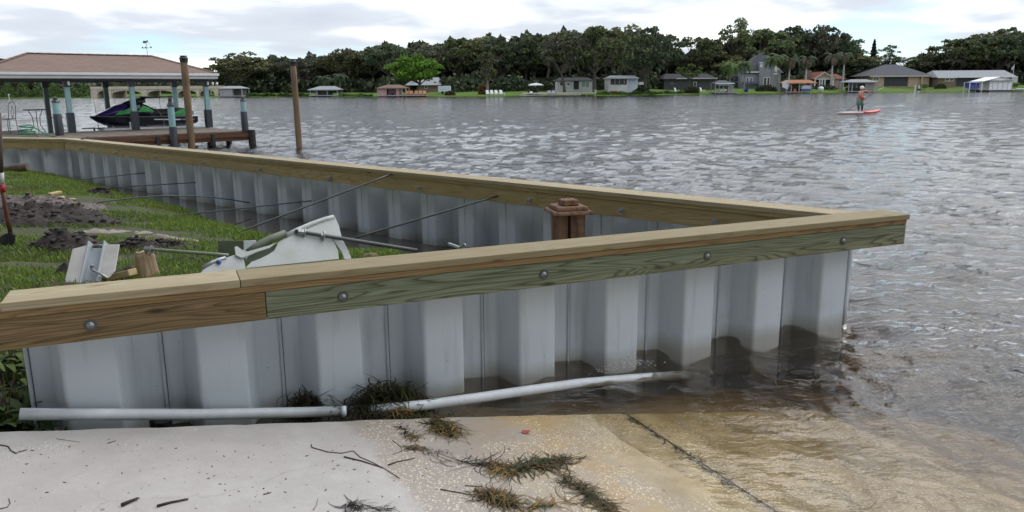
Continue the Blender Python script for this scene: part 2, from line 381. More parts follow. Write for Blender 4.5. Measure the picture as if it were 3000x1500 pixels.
def water_mat():
    m, t, b = _mat('lake_water'); N = NT(t); t.nodes.remove(b)
    v = N.co('World', (1, 1, .2))
    rot = N.co('World', (1.0, 2.1, .2), rot=(0, 0, math.radians(25)))
    h = N.math('ADD', N.math('ADD', N.noise(rot, 7.5, 3, .6, .4), N.math('MULTIPLY', N.noise(rot, 1.5, 2, .5, .3), 2.2)), N.math('MULTIPLY', N.noise(rot, .38, 2, .5, .3), 5.5))
    cam_d_ = N.n('ShaderNodeNewGeometry').outputs['Position']; ln = N.n('ShaderNodeVectorMath', operation='LENGTH'); N.set(ln.inputs[0], cam_d_)
    # open, wind-ruffled water away from this corner of the shore is choppier than the sheltered strip by the ramp
    st = N.ramp(N.math('DIVIDE', ln.outputs['Value'], 60.0), [(.055, .22), (.10, .50), (.25, .42), (.6, .36)])
    # the pocket of water shut in by the two walls lies still
    sx = N.n('ShaderNodeSeparateXYZ'); N.set(sx.inputs[0], cam_d_)
    def half(n_, p_, o_): return N.math('ADD', N.math('ADD', N.math('MULTIPLY', sx.outputs[0], float(n_[0])), N.math('MULTIPLY', sx.outputs[1], float(n_[1]))), float(-(n_[0]*p_[0]+n_[1]*p_[1])-o_))
    ins = N.math('MULTIPLY', N.math('GREATER_THAN', half(V1, O1, .30), 0.0), N.math('LESS_THAN', half(N2, A2p, .30), 0.0))
    st = N.math('MULTIPLY', st, N.math('MULTIPLY_ADD', ins, -.93, 1.0))
    bp = N.n('ShaderNodeBump'); bp.inputs['Distance'].default_value = .06; N.set(bp.inputs['Strength'], st); N.set(bp.inputs['Height'], h)
    fr = N.n('ShaderNodeFresnel'); fr.inputs[0].default_value = 1.33; N.set(fr.inputs['Normal'], bp.outputs[0])
    gl = N.n('ShaderNodeBsdfGlossy'); gl.inputs['Roughness'].default_value = .04; gl.inputs[0].default_value = (1,1,1,1); N.set(gl.inputs['Normal'], bp.outputs[0])
    tr = N.n('ShaderNodeBsdfTransparent'); tr.inputs[0].default_value = (.97,.96,.93,1)
    mx = N.n('ShaderNodeMixShader'); N.set(mx.inputs[0], fr.outputs[0]); t.links.new(tr.outputs[0], mx.inputs[1]); t.links.new(gl.outputs[0], mx.inputs[2])
    out = t.nodes['Material Output']; t.links.new(mx.outputs[0], out.inputs[0])
    va = N.n('ShaderNodeVolumeAbsorption'); va.inputs[0].default_value = (.50,.40,.26,1); va.inputs[1].default_value = 1.9
    t.links.new(va.outputs[0], out.inputs[1]); return m
NA, NR = 840, 660
az = np.linspace(math.radians(-68), math.radians(68), NA); rr = 1.2*(430/1.2)**np.linspace(0, 1, NR)
AZ, RR_ = np.meshgrid(az, rr); X = RR_*np.sin(AZ); Y = RR_*np.cos(AZ)
Z = wave_z(X, Y, np.minimum(RR_*.0065, .55))*calm(X, Y)
# water heaped against the near wall by the incoming chop
uu = (X-O1[0])*U1[0]+(Y-O1[1])*U1[1]; vv = (X-O1[0])*V1[0]+(Y-O1[1])*V1[1]
surge = np.exp(-((vv-.2)/.22)**2)*np.clip((uu-2.0)/.6, 0, 1)*np.clip((5.4-uu)/.2, 0, 1)
Z += surge*(-.022+.020*np.sin(uu*4.3+1.9)+.016*np.sin(uu*9.7+.4)+.05*(fbm(uu*5, vv*5, 3, 61)-.45))*(vv < .5)
idx = np.arange(NA*NR).reshape(NR, NA)
quads = np.stack([idx[:-1,:-1], idx[:-1,1:], idx[1:,1:], idx[1:,:-1]], -1).reshape(-1, 4)
lake = struct(npmesh('lake', np.stack([X, Y, Z], -1), quads, water_mat(), smooth=True))

# ---- muddy water shut in between the walls and the bank
def mud_water():
    m, t, b = _mat('muddy_water'); N = NT(t); v = N.co('World')
    N.set(b.inputs['Base Color'], N.mix(N.noise(v, 1.2, 3), (.040,.032,.024), (.062,.050,.037))); b.inputs['Roughness'].default_value = .04; b.inputs['IOR'].default_value = 1.33
    N.set(b.inputs['Normal'], N.bump(N.noise(v, 4, 2), .05, .02)); return m
tp_ = [w1(4.86, .40, 0), w1(.9, .42, 0), (B2p[0]-.3, B2p[1]-3.2, 0), w2(L2+.1, .2, 0), w2(.02, .2, 0)]
struct(MB().add([(x, y, .009) for x, y, _ in tp_], [tuple(range(len(tp_)))]).build('trapped_water', mud_water()))
# ---- lake bed
def bed_mat():
    m, t, b = _mat('lake_bed_sand'); N = NT(t); v = N.co('World')
    c = N.mix(N.noise(v, 1.6, 5, .6), (.27,.205,.11), (.42,.335,.20)); c = N.mix(N.ramp(N.noise(v, .7, 4), [(.55, 0), (.72, .5)]), c, (.09,.075,.05))
    N.set(b.inputs['Base Color'], c); b.inputs['Roughness'].default_value = .9; N.set(b.inputs['Normal'], N.bump(N.noise(v, 14, 4), .5, .03)); return m
bx_, by_ = np.meshgrid(np.concatenate([np.linspace(-400,-12,12), np.linspace(-10,14,80), np.linspace(18,400,14)]), np.concatenate([np.linspace(-40,0,6), np.linspace(.5,14,60), np.linspace(16,340,18)]))
v1b = (bx_-O1[0])*V1[0]+(by_-O1[1])*V1[1]
bz = np.minimum(ramp_z(bx_, by_), .02)-.045-.09*np.clip((v1b+.75)/.8, 0, 1)+.05*fbm(bx_*2.1, by_*2.1, 3, 4)-.03
bz = np.where((by_ < 3.2) & (bx_ < 1.2), ramp_z(bx_, by_)-.3, bz); bz = np.where(v1b > .3, np.minimum(bz, -.4), bz)
sdn = (bx_-RP0[0])*RN[0]+(by_-RP0[1])*RN[1]; bz = bz-.22*np.clip(sdn-2.1, 0, 3)*(v1b < .3)
bz = np.maximum(bz, -2.2)-.02*np.clip(by_-6, 0, 60)
ii = np.arange(bx_.size).reshape(bx_.shape)
struct(npmesh('lake_bed', np.stack([bx_, by_, bz], -1), np.stack([ii[:-1,:-1], ii[:-1,1:], ii[1:,1:], ii[1:,:-1]], -1).reshape(-1,4), bed_mat(), smooth=True))

# ---- concrete boat ramp
def ramp_mat():
    m, t, b = _mat('ramp_concrete'); N = NT(t); v = N.co('World')
    sp = N.n('ShaderNodeSeparateXYZ'); N.set(sp.inputs[0], v)
    # metres downhill from the waterline, edges wandering with the wash
    s = N.math('ADD', N.math('MULTIPLY', N.math('SUBTRACT', sp.outputs[0], float(RP0[0])), float(RN[0])), N.math('MULTIPLY', N.math('SUBTRACT', sp.outputs[1], float(RP0[1])), float(RN[1])))
    t_ = N.math('ADD', N.math('MULTIPLY', sp.outputs[0], -float(RN[1])), N.math('MULTIPLY', sp.outputs[1], float(RN[0])))
    sw = N.math('ADD', s, N.math('MULTIPLY_ADD', N.noise(v, 3.3, 5, .65), .30, -.15))
    base = N.mix(N.noise(v, 1.4, 6, .62), (.31,.29,.27), (.46,.43,.405))
    base = N.mix(N.ramp(N.noise(v, 5.0, 5, .7), [(.42, 0), (.75, .35)]), base, (.60,.575,.55))
    wetm = N.ramp(N.math('ADD', sw, 2.0), [(0.0, 0), (.5, 0), (1.0, 1)])     # placeholder scale, refined below
    wet = N.math('MULTIPLY_ADD', sw, 14.0, 15.0, clamp=True)                 # turns wet about 1.05 m above the waterline
    wetc = N.mix(N.noise(v, 2.6, 5, .6), (.24,.205,.17), (.36,.32,.275))
    c = N.mix(wet, base, wetc)
    # iron and algae stains along the wash
    al = N.math('MULTIPLY', N.math('MULTIPLY_ADD', sw, 2.2, 1.45, clamp=True), N.ramp(N.noise(v, 2.1, 4, .6), [(.42, .10), (.60, 1)]))
    c = N.mix(N.math('MULTIPLY', al, .9), c, N.mix(N.noise(v, 4.4, 4), (.36,.19,.045), (.37,.27,.10)))
    c = N.mix(N.math('MULTIPLY_ADD', sw, 2.2, .55, clamp=True), c, N.mix(N.ramp(N.noise(v, 5, 5, .7), [(.35, 0), (.65, 1)]), (.24,.175,.06), (.44,.35,.18)))
    # exposed shell aggregate
    vo = N.n('ShaderNodeTexVoronoi'); mp = N.co('World', (1, 1, 1)); wv_ = N.n('ShaderNodeVectorMath', operation='ADD'); nn_ = N.n('ShaderNodeTexNoise'); N.set(nn_.inputs['Vector'], mp); nn_.inputs['Scale'].default_value = 45; sc_ = N.n('ShaderNodeVectorMath', operation='SCALE'); N.set(sc_.inputs[0], nn_.outputs['Color']); sc_.inputs['Scale'].default_value = .022; N.set(wv_.inputs[0], mp); N.set(wv_.inputs[1], sc_.outputs[0]); N.set(vo.inputs['Vector'], wv_.outputs[0]); vo.inputs['Scale'].default_value = 84; vo.inputs['Randomness'].default_value = 1
    patch = N.math('MAXIMUM', N.ramp(N.noise(v, 2.7, 5, .7), [(.57, .0), (.66, .7)]), N.math('MULTIPLY', wet, N.ramp(N.noise(v, 2.4, 4, .65), [(.40, .0), (.52, 1)])))
    chip = N.math('MULTIPLY', N.ramp(N.math('SUBTRACT', vo.outputs['Distance'], N.math('MULTIPLY', N.noise(v, 70, 2), .5)), [(.04, 1), (.16, 0)]), patch)
    sel = N.n('ShaderNodeSeparateColor'); N.set(sel.inputs[0], vo.outputs['Color'])
    chip = N.math('MULTIPLY', chip, N.ramp(sel.outputs[0], [(.30, 0), (.36, 1)]))
    c = N.mix(N.math('MULTIPLY', chip, .9), c, N.mix(wet, (.68,.65,.60), (.66,.58,.42)))
    dk = N.n('ShaderNodeTexVoronoi'); N.set(dk.inputs['Vector'], N.co('World', (1, 1, 1), (3.1, 7.7, 0))); dk.inputs['Scale'].default_value = 9
    dsel = N.n('ShaderNodeSeparateColor'); N.set(dsel.inputs[0], dk.outputs['Color'])
    c = N.mix(N.math('MULTIPLY', N.ramp(dk.outputs['Distance'], [(.05, .8), (.09, 0)]), N.ramp(dsel.outputs[1], [(.5, 0), (.55, 1)])), c, (.10,.085,.07))
    ck = N.n('ShaderNodeTexVoronoi', feature='DISTANCE_TO_EDGE'); ckn = N.n('ShaderNodeTexNoise'); N.set(ckn.inputs['Vector'], v); ckn.inputs['Scale'].default_value = 4; ckn.inputs['Detail'].default_value = 5
    cks = N.n('ShaderNodeVectorMath', operation='SCALE'); N.set(cks.inputs[0], ckn.outputs['Color']); cks.inputs['Scale'].default_value = .35; cka = N.n('ShaderNodeVectorMath', operation='ADD'); N.set(cka.inputs[0], v); N.set(cka.inputs[1], cks.outputs[0]); N.set(ck.inputs['Vector'], cka.outputs[0]); ck.inputs['Scale'].default_value = .85
    c = N.mix(N.math('MULTIPLY', N.ramp(ck.outputs['Distance'], [(.0, .30), (.005, 0)]), N.ramp(N.noise(v, 1.1, 2), [(.45, 0), (.55, 1)])), c, (.16,.14,.12))
    c = N.mix(N.ramp(N.noise(v, .8, 5, .7), [(.45, 0), (.75, .45)]), c, mul((.34,.31,.285), .9))
    N.set(b.inputs['Base Color'], c)
    N.set(b.inputs['Roughness'], N.math('MULTIPLY_ADD', wet, -.38, .85))
    N.set(b.inputs['Normal'], N.bump(N.math('ADD', N.noise(v, 55, 4, .7), N.math('MULTIPLY', chip, .9)), .35, .006)); return m
edge = [gr(-900, 1292), gr(0, 1265), gr(420, 1254), gr(800, 1241), gr(1250, 1226), gr(1560, 1217), gr(1830, 1212)]
rg = random.Random(4); top = []
for a, b in zip(edge[:-1], edge[1:]):
    for k in range(9):
        q = a+(b-a)*k/9; q = q+np.array([0, rg.uniform(-.007, .007), 0]); top.append((q[0], q[1]))
top.append(tuple(edge[-1][:2])); d = np.array(edge[-1])-np.array(edge[-3]); d /= np.linalg.norm(d)
jb = gr(2290, 1512); jd = (jb-edge[-1]); jd /= np.linalg.norm(jd)                 # the joint running down towards the camera
mbr = MB(); poly = top+[tuple((edge[-1]+jd*6)[:2]), (-9, -4), (-9, float(edge[0][1]))]
def rampslab(poly, dz, th):
    mb = MB(); n = len(poly)
    mb.add([(x, y, float(ramp_z(x, y))+dz) for x, y in poly]+[(x, y, float(ramp_z(x, y))+dz-th) for x, y in poly],
           [tuple(range(n)), tuple(range(2*n-1, n-1, -1))]+[(i, n+i, n+(i+1) % n, (i+1) % n) for i in range(n)]); return mb
RAMPM = ramp_mat()
ramp = struct(rampslab(poly, 0, .13).build('boat_ramp', RAMPM))
e0 = edge[-1]; dn = np.array([RN[0], RN[1], 0]); off = np.array([.022, .006, 0])
far_e = e0+d*1.2
lowp = [tuple((e0+off)[:2])]+[tuple((e0+off+d*k*.12+np.array([0, rg.uniform(-.01,.01), 0]))[:2]) for k in range(1, 11)]+[tuple((far_e+jd*6)[:2]), tuple((e0+off+jd*6)[:2])]
low = rampslab(lowp, -.006, .12).build('lower_slab', RAMPM); low.parent = ramp

# ---- bank soil and grass
def bank_mat():
    m, t, b = _mat('bank_soil'); N = NT(t); v = N.co('World')
    c = N.mix(N.noise(v, 9, 5, .7), (.028,.040,.012), (.085,.095,.030)); c = N.mix(N.ramp(N.noise(v, 1.7, 4, .6), [(.52, 0), (.66, .9)]), c, N.mix(N.noise(v, 11, 5, .7), (.03,.024,.018), (.11,.085,.062)))
    N.set(b.inputs['Base Color'], c); b.inputs['Roughness'].default_value = .95; N.set(b.inputs['Normal'], N.bump(N.noise(v, 18, 5, .7), .9, .04)); return m
gx, gy_ = np.meshgrid(np.concatenate([np.linspace(-24,-7.2,40), np.linspace(-7,1.6,215)]), np.concatenate([np.linspace(2.3,9,200), np.linspace(9.1,17.5,90)]))
gz_ = land_z(gx, gy_)
# keep the bank behind the far seawall
v2g = (gx-A2p[0])*N2[0]+(gy_-A2p[1])*N2[1]; gz_ = np.where((v2g > .22) & (gx > B2p[0]), -.9, gz_)
v3g = (gx-B2p[0])*U3[1]+(gy_-B2p[1])*-U3[0]; gz_ = np.where((v3g > .25) & (gx <= B2p[0]+.3), -.9, gz_)
rampcut = (gy_ < 2.75) ; gz_ = np.where(rampcut & (gx > -3), np.minimum(gz_, .0), gz_)
rz2 = ramp_z(gx, gy_); v1g = (gx-O1[0])*V1[0]+(gy_-O1[1])*V1[1]
gz_ = np.where((v1g < .37) & (gx > -9), np.minimum(gz_, rz2-.145+.02*fbm(gx*9, gy_*9, 2, 8)), gz_)
u1g = (gx-O1[0])*U1[0]+(gy_-O1[1])*U1[1]; gz_ = np.where((v1g < .40) & (u1g > 1.75), -.95, gz_)
ii = np.arange(gx.size).reshape(gx.shape)
struct(npmesh('bank_ground', np.stack([gx, gy_, gz_], -1), np.stack([ii[:-1,:-1], ii[:-1,1:], ii[1:,1:], ii[1:,:-1]], -1).reshape(-1,4), bank_mat(), smooth=True))

def blades(x, y, z, h, w, rngb, lean=.5):
    n = len(x); a = rngb.random(n)*6.283; la = rngb.random(n)*6.283; ll = h*lean*rngb.random(n)
    dx, dy = np.cos(a)*w/2, np.sin(a)*w/2
    v0 = np.stack([x-dx, y-dy, z], -1); v1 = np.stack([x+dx, y+dy, z], -1)
    m0 = np.stack([x-dx*.8+np.cos(la)*ll*.35, y-dy*.8+np.sin(la)*ll*.35, z+h*.6], -1); m1 = m0+np.stack([dx*1.6, dy*1.6, dx*0], -1)
    tp = np.stack([x+np.cos(la)*ll, y+np.sin(la)*ll, z+h*(1-.25*(ll/(h+1e-9)))], -1)
    V = np.stack([v0, v1, m1, m0, tp], 1).reshape(-1, 3); o = np.arange(n)[:,None]*5
    Fq = np.concatenate([o+np.array([[0,1,2]]), o+np.array([[0,2,3]]), o+np.array([[3,2,4]])], 0); return V, Fq
rb = np.random.default_rng(5); NB = 420000
bxr = rb.uniform(-9.5, 1.2, NB); byr = rb.uniform(2.7, 16.5, NB)
ang = np.abs(bxr)/byr; keep = (inpoly(bxr, byr, LANDP)) & ((-bxr)/byr < .76)
DIRT = [((130,615),1.5,.75),((210,600),1.2,.6),((60,600),1.2,.8),((190,705),.85,.38),((330,715),.6,.22),((480,700),.7,.25),((560,715),.5,.2),((150,815),.5,.16),((370,790),.45,.2),((270,700),.5,.3),((330,665),.6,.28)]
dirt = np.zeros(NB)
for (px, py), rx, ry in DIRT:
    p = gz(px, py, .25); dirt = np.maximum(dirt, 1.25-np.hypot((bxr-p[0])/rx, (byr-p[1])/ry))
dens = fbm(bxr*1.6, byr*1.6, 3, 31)
keep &= (dens-.70*np.clip(dirt, 0, 1) > .0+.26*rb.random(NB)); keep &= (rb.random(NB) < np.clip(9/byr, .5, 1))
vvb = (bxr-O1[0])*V1[0]+(byr-O1[1])*V1[1]; keep &= vvb > .45
v2b = (bxr-A2p[0])*N2[0]+(byr-A2p[1])*N2[1]; keep &= (v2b < .1)
bxr, byr, dens = bxr[keep], byr[keep], dens[keep]; bzr = land_z(bxr, byr)-.01
hh = (.022+.045*rb.random(len(bxr)))*(.6+1.0*fbm(bxr*2.3, byr*2.3, 2, 77))
V, Fq = blades(bxr, byr, bzr, hh, .007+.006*rb.random(len(bxr)), rb, .9)
def grassmat():
    m, t, b = _mat('grass_blades'); N = NT(t); g = N.n('ShaderNodeNewGeometry'); v = N.co('World')
    c = N.mix(g.outputs['Random Per Island'], (.085,.15,.026), (.22,.30,.055))
    c = N.mix(N.ramp(N.noise(v, 1.3, 3), [(.54, 0), (.70, .7)]), c, (.14,.12,.04)); c = N.mix(N.ramp(N.noise(v, .9, 3), [(.35, .5), (.5, 0)]), c, (.05,.09,.02))
    N.set(b.inputs['Base Color'], c); b.inputs['Roughness'].default_value = .55; b.inputs['Specular IOR Level'].default_value = .25
    tr = N.n('ShaderNodeBsdfTranslucent'); N.set(tr.inputs[0], c); mx = N.n('ShaderNodeMixShader'); mx.inputs[0].default_value = .3
    t.links.new(b.outputs[0], mx.inputs[1]); t.links.new(tr.outputs[0], mx.inputs[2]); t.links.new(mx.outputs[0], t.nodes['Material Output'].inputs[0]); return m
GRASSM = grassmat()
o = npmesh('grass', V, Fq, GRASSM); o['kind'] = 'stuff'; o['label'] = 'rough green grass growing on the torn-up bank'

# ================================================================== SEAWALLS
PER = .568
def sheet_profile(depth, y_in, y_out, x0):
    """one pile, seam to seam: inner flange, web, outer pan, web, inner flange, corners rolled"""
    pts = [(0, 0), (.088, 0), (.151, 1), (.376, 1), (.439, 0), (PER, 0)]
    pts = [(x, y_in+(y_out-y_in)*t) for x, t in pts]; out = [pts[0]]
    for i in range(1, len(pts)-1):
        p0, p1, p2 = map(np.array, (pts[i-1], pts[i], pts[i+1])); r = .022 if i == 2 else .012
        a = p1+(p0-p1)/np.linalg.norm(p0-p1)*r; c = p1+(p2-p1)/np.linalg.norm(p2-p1)*r
        for k in range(5):
            s = k/4; out.append(tuple(a*(1-s)**2+p1*2*s*(1-s)+c*s*s))
    out.append(pts[-1]); return [(x+x0, y) for x, y in out]
def sheet_mesh(y_in, y_out, z0, z1):
    th = .008; sg = 1 if y_out > y_in else -1
    pr = sheet_profile(0, y_in, y_out, 0); bk = [(x, y+th) for x, y in pr]
    n = len(pr); vs = []; zs = [z0, -.02, .25, .5, z1]
    for z in zs: vs += [(x, y, z) for x, y in pr]
    for z in zs: vs += [(x, y, z) for x, y in bk]
    m = len(zs); fs = []
    for k in range(m-1):
        for i in range(n-1):
            fs.append((k*n+i, k*n+i+1, (k+1)*n+i+1, (k+1)*n+i)); q = m*n
            fs.append((q+k*n+i, q+(k+1)*n+i, q+(k+1)*n+i+1, q+k*n+i+1))
        fs.append((k*n, (k+1)*n, m*n+(k+1)*n, m*n+k*n)); fs.append((k*n+n-1, m*n+k*n+n-1, m*n+(k+1)*n+n-1, (k+1)*n+n-1))
    fs += [((m-1)*n+i, (m-1)*n+i+1, m*n+(m-1)*n+i+1, m*n+(m-1)*n+i) for i in range(n-1)]
    return MB().add(vs, fs)
def wallboards(parent, x0, x1, y0, y1, z0, z1, name, mat, bev=.004):
    return MB().box(x0, x1, y0, y1, z0, z1).build(name, mat, parent, bevel=bev, seg=2)
def bolt(parent, x, y, z, facing, nut=False):
    """facing -1: head towards -y, +1 towards +y"""
    w = MB(); 
    def disc(mb, yy0, yy1, r, n):
        a = [(x+r*math.cos(2*math.pi*k/n), yy0, z+r*math.sin(2*math.pi*k/n)) for k in range(n)]; b = [(p[0], yy1, p[2]) for p in a]; mb.loft([a, b])
    h = MB()
    if nut:
        disc(h, y, y+facing*.016, .018, 6); disc(h, y+facing*.016, y+facing*.055, .0085, 8)
        o = h.build('bolt', STEEL, parent)
    else:
        for i in range(3):
            a0, a1 = i/3*math.pi/2, (i+1)/3*math.pi/2
            A = [(x+.017*math.cos(a0)*math.cos(q), y+facing*.013*math.sin(a0), z+.017*math.cos(a0)*math.sin(q)) for q in np.linspace(0, 6.283, 11)[:-1]]
            B = [(x+.017*max(.02,math.cos(a1))*math.cos(q), y+facing*.013*math.sin(a1), z+.017*max(.02,math.cos(a1))*math.sin(q)) for q in np.linspace(0, 6.283, 11)[:-1]]
            h.loft([A, B], cap=(i == 2))
        o = h.build('bolt', STEEL, parent, smooth=True)
    disc(w, y-facing*.002, y+facing*.004, .027, 14); w.build('washer', RODM if not nut else STEEL, o)
    return o
SEAMM = M('interlock_vinyl', (.42,.46,.49), .35, .05, 5)
LINEM = M('seam_gap', (.06,.065,.07), .8, .1, 5)
def interlocks(parent_sheet, x, y, facing, z0, z1):
    """the thumb-and-socket joint: a bead and the dark slit beside it"""
    MB().tube([(x-.006, y+facing*.004, z0), (x-.006, y+facing*.004, z1)], .009, 8).build('interlock', SEAMM, parent_sheet, smooth=True)
    MB().box(x+.0035, x+.0065, y-.002, y+facing*.0025 if facing > 0 else y, z0, z1).build('seam', LINEM, parent_sheet) if facing > 0 else \
        MB().box(x+.0035, x+.0065, y-.0025, y+.002, z0, z1).build('seam', LINEM, parent_sheet)

# ---- near wall (local x along the wall to the right, y landwards)
nw = thing('seawall', 'near vinyl seawall with thick brown and green timbers along its face', 'seawall', (O1[0], O1[1], 0), A1)
ZS = -.75
sm = sheet_mesh(.360, .172, ZS, .765).build('sheet_pile', VINYL, nw, angle=40)
sheets = []
for k in range(9):
    s = sm if k == 0 else sm.copy()
    if k: COL.objects.link(s); s.parent = nw
    s.location = (.010+PER*k, 0, 0); sheets.append(s)
for k, s in enumerate(sheets): interlocks(s, 0.0, .359, -1, ZS, .762)
cs = MB().add([], [])
cs.box(5.116, 5.150, .345, .372, ZS, .76); cs.tube([(5.128, .338, ZS), (5.128, .338, .76)], .012, 8); cs.tube([(5.155, .352, ZS), (5.155, .352, .76)], .010, 8)
cs.build('corner_connector', VINYL, nw, angle=40)
wallboards(nw, .0, .940, .0, .235, .7625, .800, 'cap_board', CAPW)
wallboards(nw, .943, L1, .003, .238, .7625, .7985, 'cap_board', CAPW2)
wallboards(nw, -.35, 4.309, .012, .20, .7285, .7610, 'stringer_board', STRW)
wallboards(nw, 4.312, L1-.004, .020, .20, .7290, .7605, 'stringer_board', STRW)
wallboards(nw, -.40, 1.048, .020, .160, .5900, .7270, 'wale_board', WALEB)
wallboards(nw, 1.051, L1-.006, .022, .160, .5890, .7265, 'wale_board', WALEG)
for k in range(5): bolt(nw, .3145+1.098*k, .021, .660, -1)

# ---- far wall (local x away from the corner, y landwards)
fw_ = thing('seawall', 'long far vinyl seawall with honey timber wale running back to the dock', 'seawall', (A2p[0], A2p[1], 0), A2)
smf = sheet_mesh(-.172, -.360, ZS, .765).build('sheet_pile', VINYL, fw_, angle=40)
nsh = int(L2/PER)+2; fs_ = []
for k in range(0, nsh):
    s = smf if k == 0 else smf.copy()
    if k > 0: COL.objects.link(s); s.parent = fw_
    s.location = (.21+PER*k, 0, 0); fs_.append(s)
for s in fs_: interlocks(s, 0.0, -.172, 1, ZS, .762)
mc = MB(); mc.prism([(-.150, 0), (6.55, 0), (6.55, -.235), (-.257, -.235)], .7625, .7972); mc.build('cap_board', CAPW, fw_, bevel=.004, seg=2)
for a, b in ((6.553, 10.55), (10.553, L2+.02)): wallboards(fw_, a, b, -.235, -.002, .7625, .7985, 'cap_board', CAPW)
for a, b in ((-.10, 4.34), (4.343, 8.6), (8.603, L2)): wallboards(fw_, a, b, -.2, -.014, .7285, .7610, 'stringer_board', WALEF)
for a, b in ((-.06, 2.52), (2.523, 6.55), (6.553, 10.55), (10.553, L2)): wallboards(fw_, a, b, -.16, -.026, .5895, .7265, 'wale_board', WALEF)
for x in (.75, 1.61, 2.62, 4.14, 5.70, 7.25, 8.75, 10.3, 11.8, 13.3): bolt(fw_, x, -.0255, .645, 1, True)
lw = thing('seawall', 'short end stretch of seawall beside the dock, behind the grass', 'seawall', (B2p[0], B2p[1], 0), A3)
sml = smf.copy(); COL.objects.link(sml); sml.parent = lw; sml.location = (.02, 0, 0); ls = [sml]
for k in range(1, 9):
    s = smf.copy(); COL.objects.link(s); s.parent = lw; s.location = (.02+PER*k, 0, 0); ls.append(s)
for s in ls: interlocks(s, 0.0, -.172, 1, ZS, .762)
wallboards(lw, -.12, 5.2, -.235, -.003, .7615, .7965, 'cap_board', CAPW)
wallboards(lw, .0, 5.2, -.2, -.014, .7285, .7600, 'stringer_board', WALEF)
wallboards(lw, .003, 5.2, -.16, -.026, .5895, .7265, 'wale_board', WALEF)

# ================================================================== THINGS ON THE BANK AND THE RAMP
def hgt(x, y): return float(land_z(np.array([x]), np.array([y]))[0])
def gl_(px, py, dz=0.0):                      # sight line met with the bank surface
    p = gz(px, py, .25)
    for _ in range(6): p = gz(px, py, hgt(p[0], p[1])+dz)
    return p
def on2(px, py, v=.165): 
    o = w2(0, v, 0); return gplane(px, py, o, (N2[0], N2[1], 0))
# ---- tie rods
def rod(p, q, label, r=.0105, sag=0.0, bent=None, mat=None):
    p = np.array(p); q = np.array(q); n = 9
    pts = [p+(q-p)*t+np.array([0, 0, -sag*4*t*(1-t)]) for t in np.linspace(0, 1, n)]
    o = thing('tie_rod', label, 'rod', (0,0,0), 0, 'steel tie rods'); MB().tube(pts, r, 8).build('shaft', mat or RODM, o, smooth=True); return o, pts
def nut_on(o, c, d, name='nut', r=.022, l=.02):
    d = Vector(d).normalized(); c = Vector(c); MB().tube([c-d*l/2, c+d*l/2], r, 6).build(name, STEEL, o)
def wash_on(o, c, d, r=.034): 
    d = Vector(d).normalized(); c = Vector(c); MB().tube([c-d*.003, c+d*.003], r, 16).build('washer', STEEL, o)
RODS = [((202,531),(435,505),'shortest far tie rod, lowest against the wall panels near the log'),
        ((215,556),(584,534),'thin tie rod just above the grass, second beyond the split logs'),
        ((485,635),(922,587),'tie rod rising from the grass edge over the still water, not reaching the timber')]
for a, b, lab in RODS: rod(gl_(*a, -.02), on2(*b, .20), lab, .0075)
p, q = gl_(272, 597, .0), on2(731, 594, .20); rod(p, q, 'sagging pale tie rod lying along the grass bank edge', .0075, sag=-.10)
rod(gl_(664, 694, -.03), on2(1152, 508, .03), 'long tie rod climbing from the dirt to the middle of the far timber', .0095)
q = on2(1459, 574, .03); rod(gz(1020, 703, .30), q, 'tie rod from behind the broken panel up to the far timber', .0095)
rod(gl_(8, 480, .0), gplane(258, 402, (B2p[0], B2p[1], 0), (N2[0], N2[1], 0)), 'thin tie rod slanting across the far wall end at left', .009)

# ---- broken sheet pile lying behind the near wall
BP = w1(1.55, 1.0, .50); bn = np.array([U1[0]*.12-V1[0]*.8, U1[1]*.12-V1[1]*.8, .62]); 
def bpl(px, py, dz=0.0): return gplane(px, py, np.array(BP)+np.array([0,0,dz]), bn)
zx = lambda x, y: (600+x/3.68, 620+y/3.68)
brk = thing('broken_sheet_pile', 'large torn white vinyl sheet pile lying propped behind the near wall', 'sheet pile', (0,0,0))
def bslab(pts, name, mat, th=.010, dz=0.0):
    return MB().slab([bpl(*zx(*p), dz) for p in pts], th).build(name, mat, brk, bevel=.0025)
bslab([(1400,62),(1440,150),(1478,300),(1352,292),(1400,352),(1432,430),(1442,520),(430,620),(500,548),(600,510),(680,470),(745,425),(770,380),(785,338),(850,300),(965,245),(1100,190)], 'panel', WVINYL)
bslab([(1356,292),(1480,306),(1530,400),(1565,480),(1575,520),(1500,520),(1470,440),(1420,370)], 'panel', WVINYL, dz=-.02)
bslab([(0,600),(120,540),(225,505),(300,478),(350,470),(400,500),(425,545),(440,640),(60,720),(-60,690)], 'panel', WVINYL)
bslab([(318,385),(345,375),(400,415),(450,432),(560,402),(690,368),(780,334),(700,395),(560,440),(470,480),(400,505),(330,475)], 'torn_flap', WVINYL, .006, .035)
bslab([(470,480),(780,345),(760,430),(600,520),(520,560),(430,545)], 'dark_hole_sheet', OLVINYL, .006, -.06)  # dark sheet set behind the tear for the darkness of the hole
MB().tube([bpl(*zx(*p), .012) for p in [(870,262),(1000,200),(1150,135),(1300,82),(1390,60)]], .016, 10).build('rolled_edge', WVINYL, brk, smooth=True)
MB().tube([bpl(*zx(*p), .03) for p in [(455,425),(560,370),(700,300),(868,232)]], [.012,.022,.024,.022], 10).build('old_interlock', OLVINYL, brk, smooth=True)
MB().tube([bpl(*zx(*p), .012) for p in [(-20,605),(80,548),(150,520),(225,500)]], .012, 8).build('lower_edge', STEEL, brk, smooth=True)
MB().ball(bpl(*zx(152,542), .03), .014, 8, 6).build('blue_cap', M('blue_plastic', (.03,.10,.35), .4), brk, smooth=True)
a, b = np.array(bpl(864, 677, .045)), np.array(gz(1222, 734, .62))
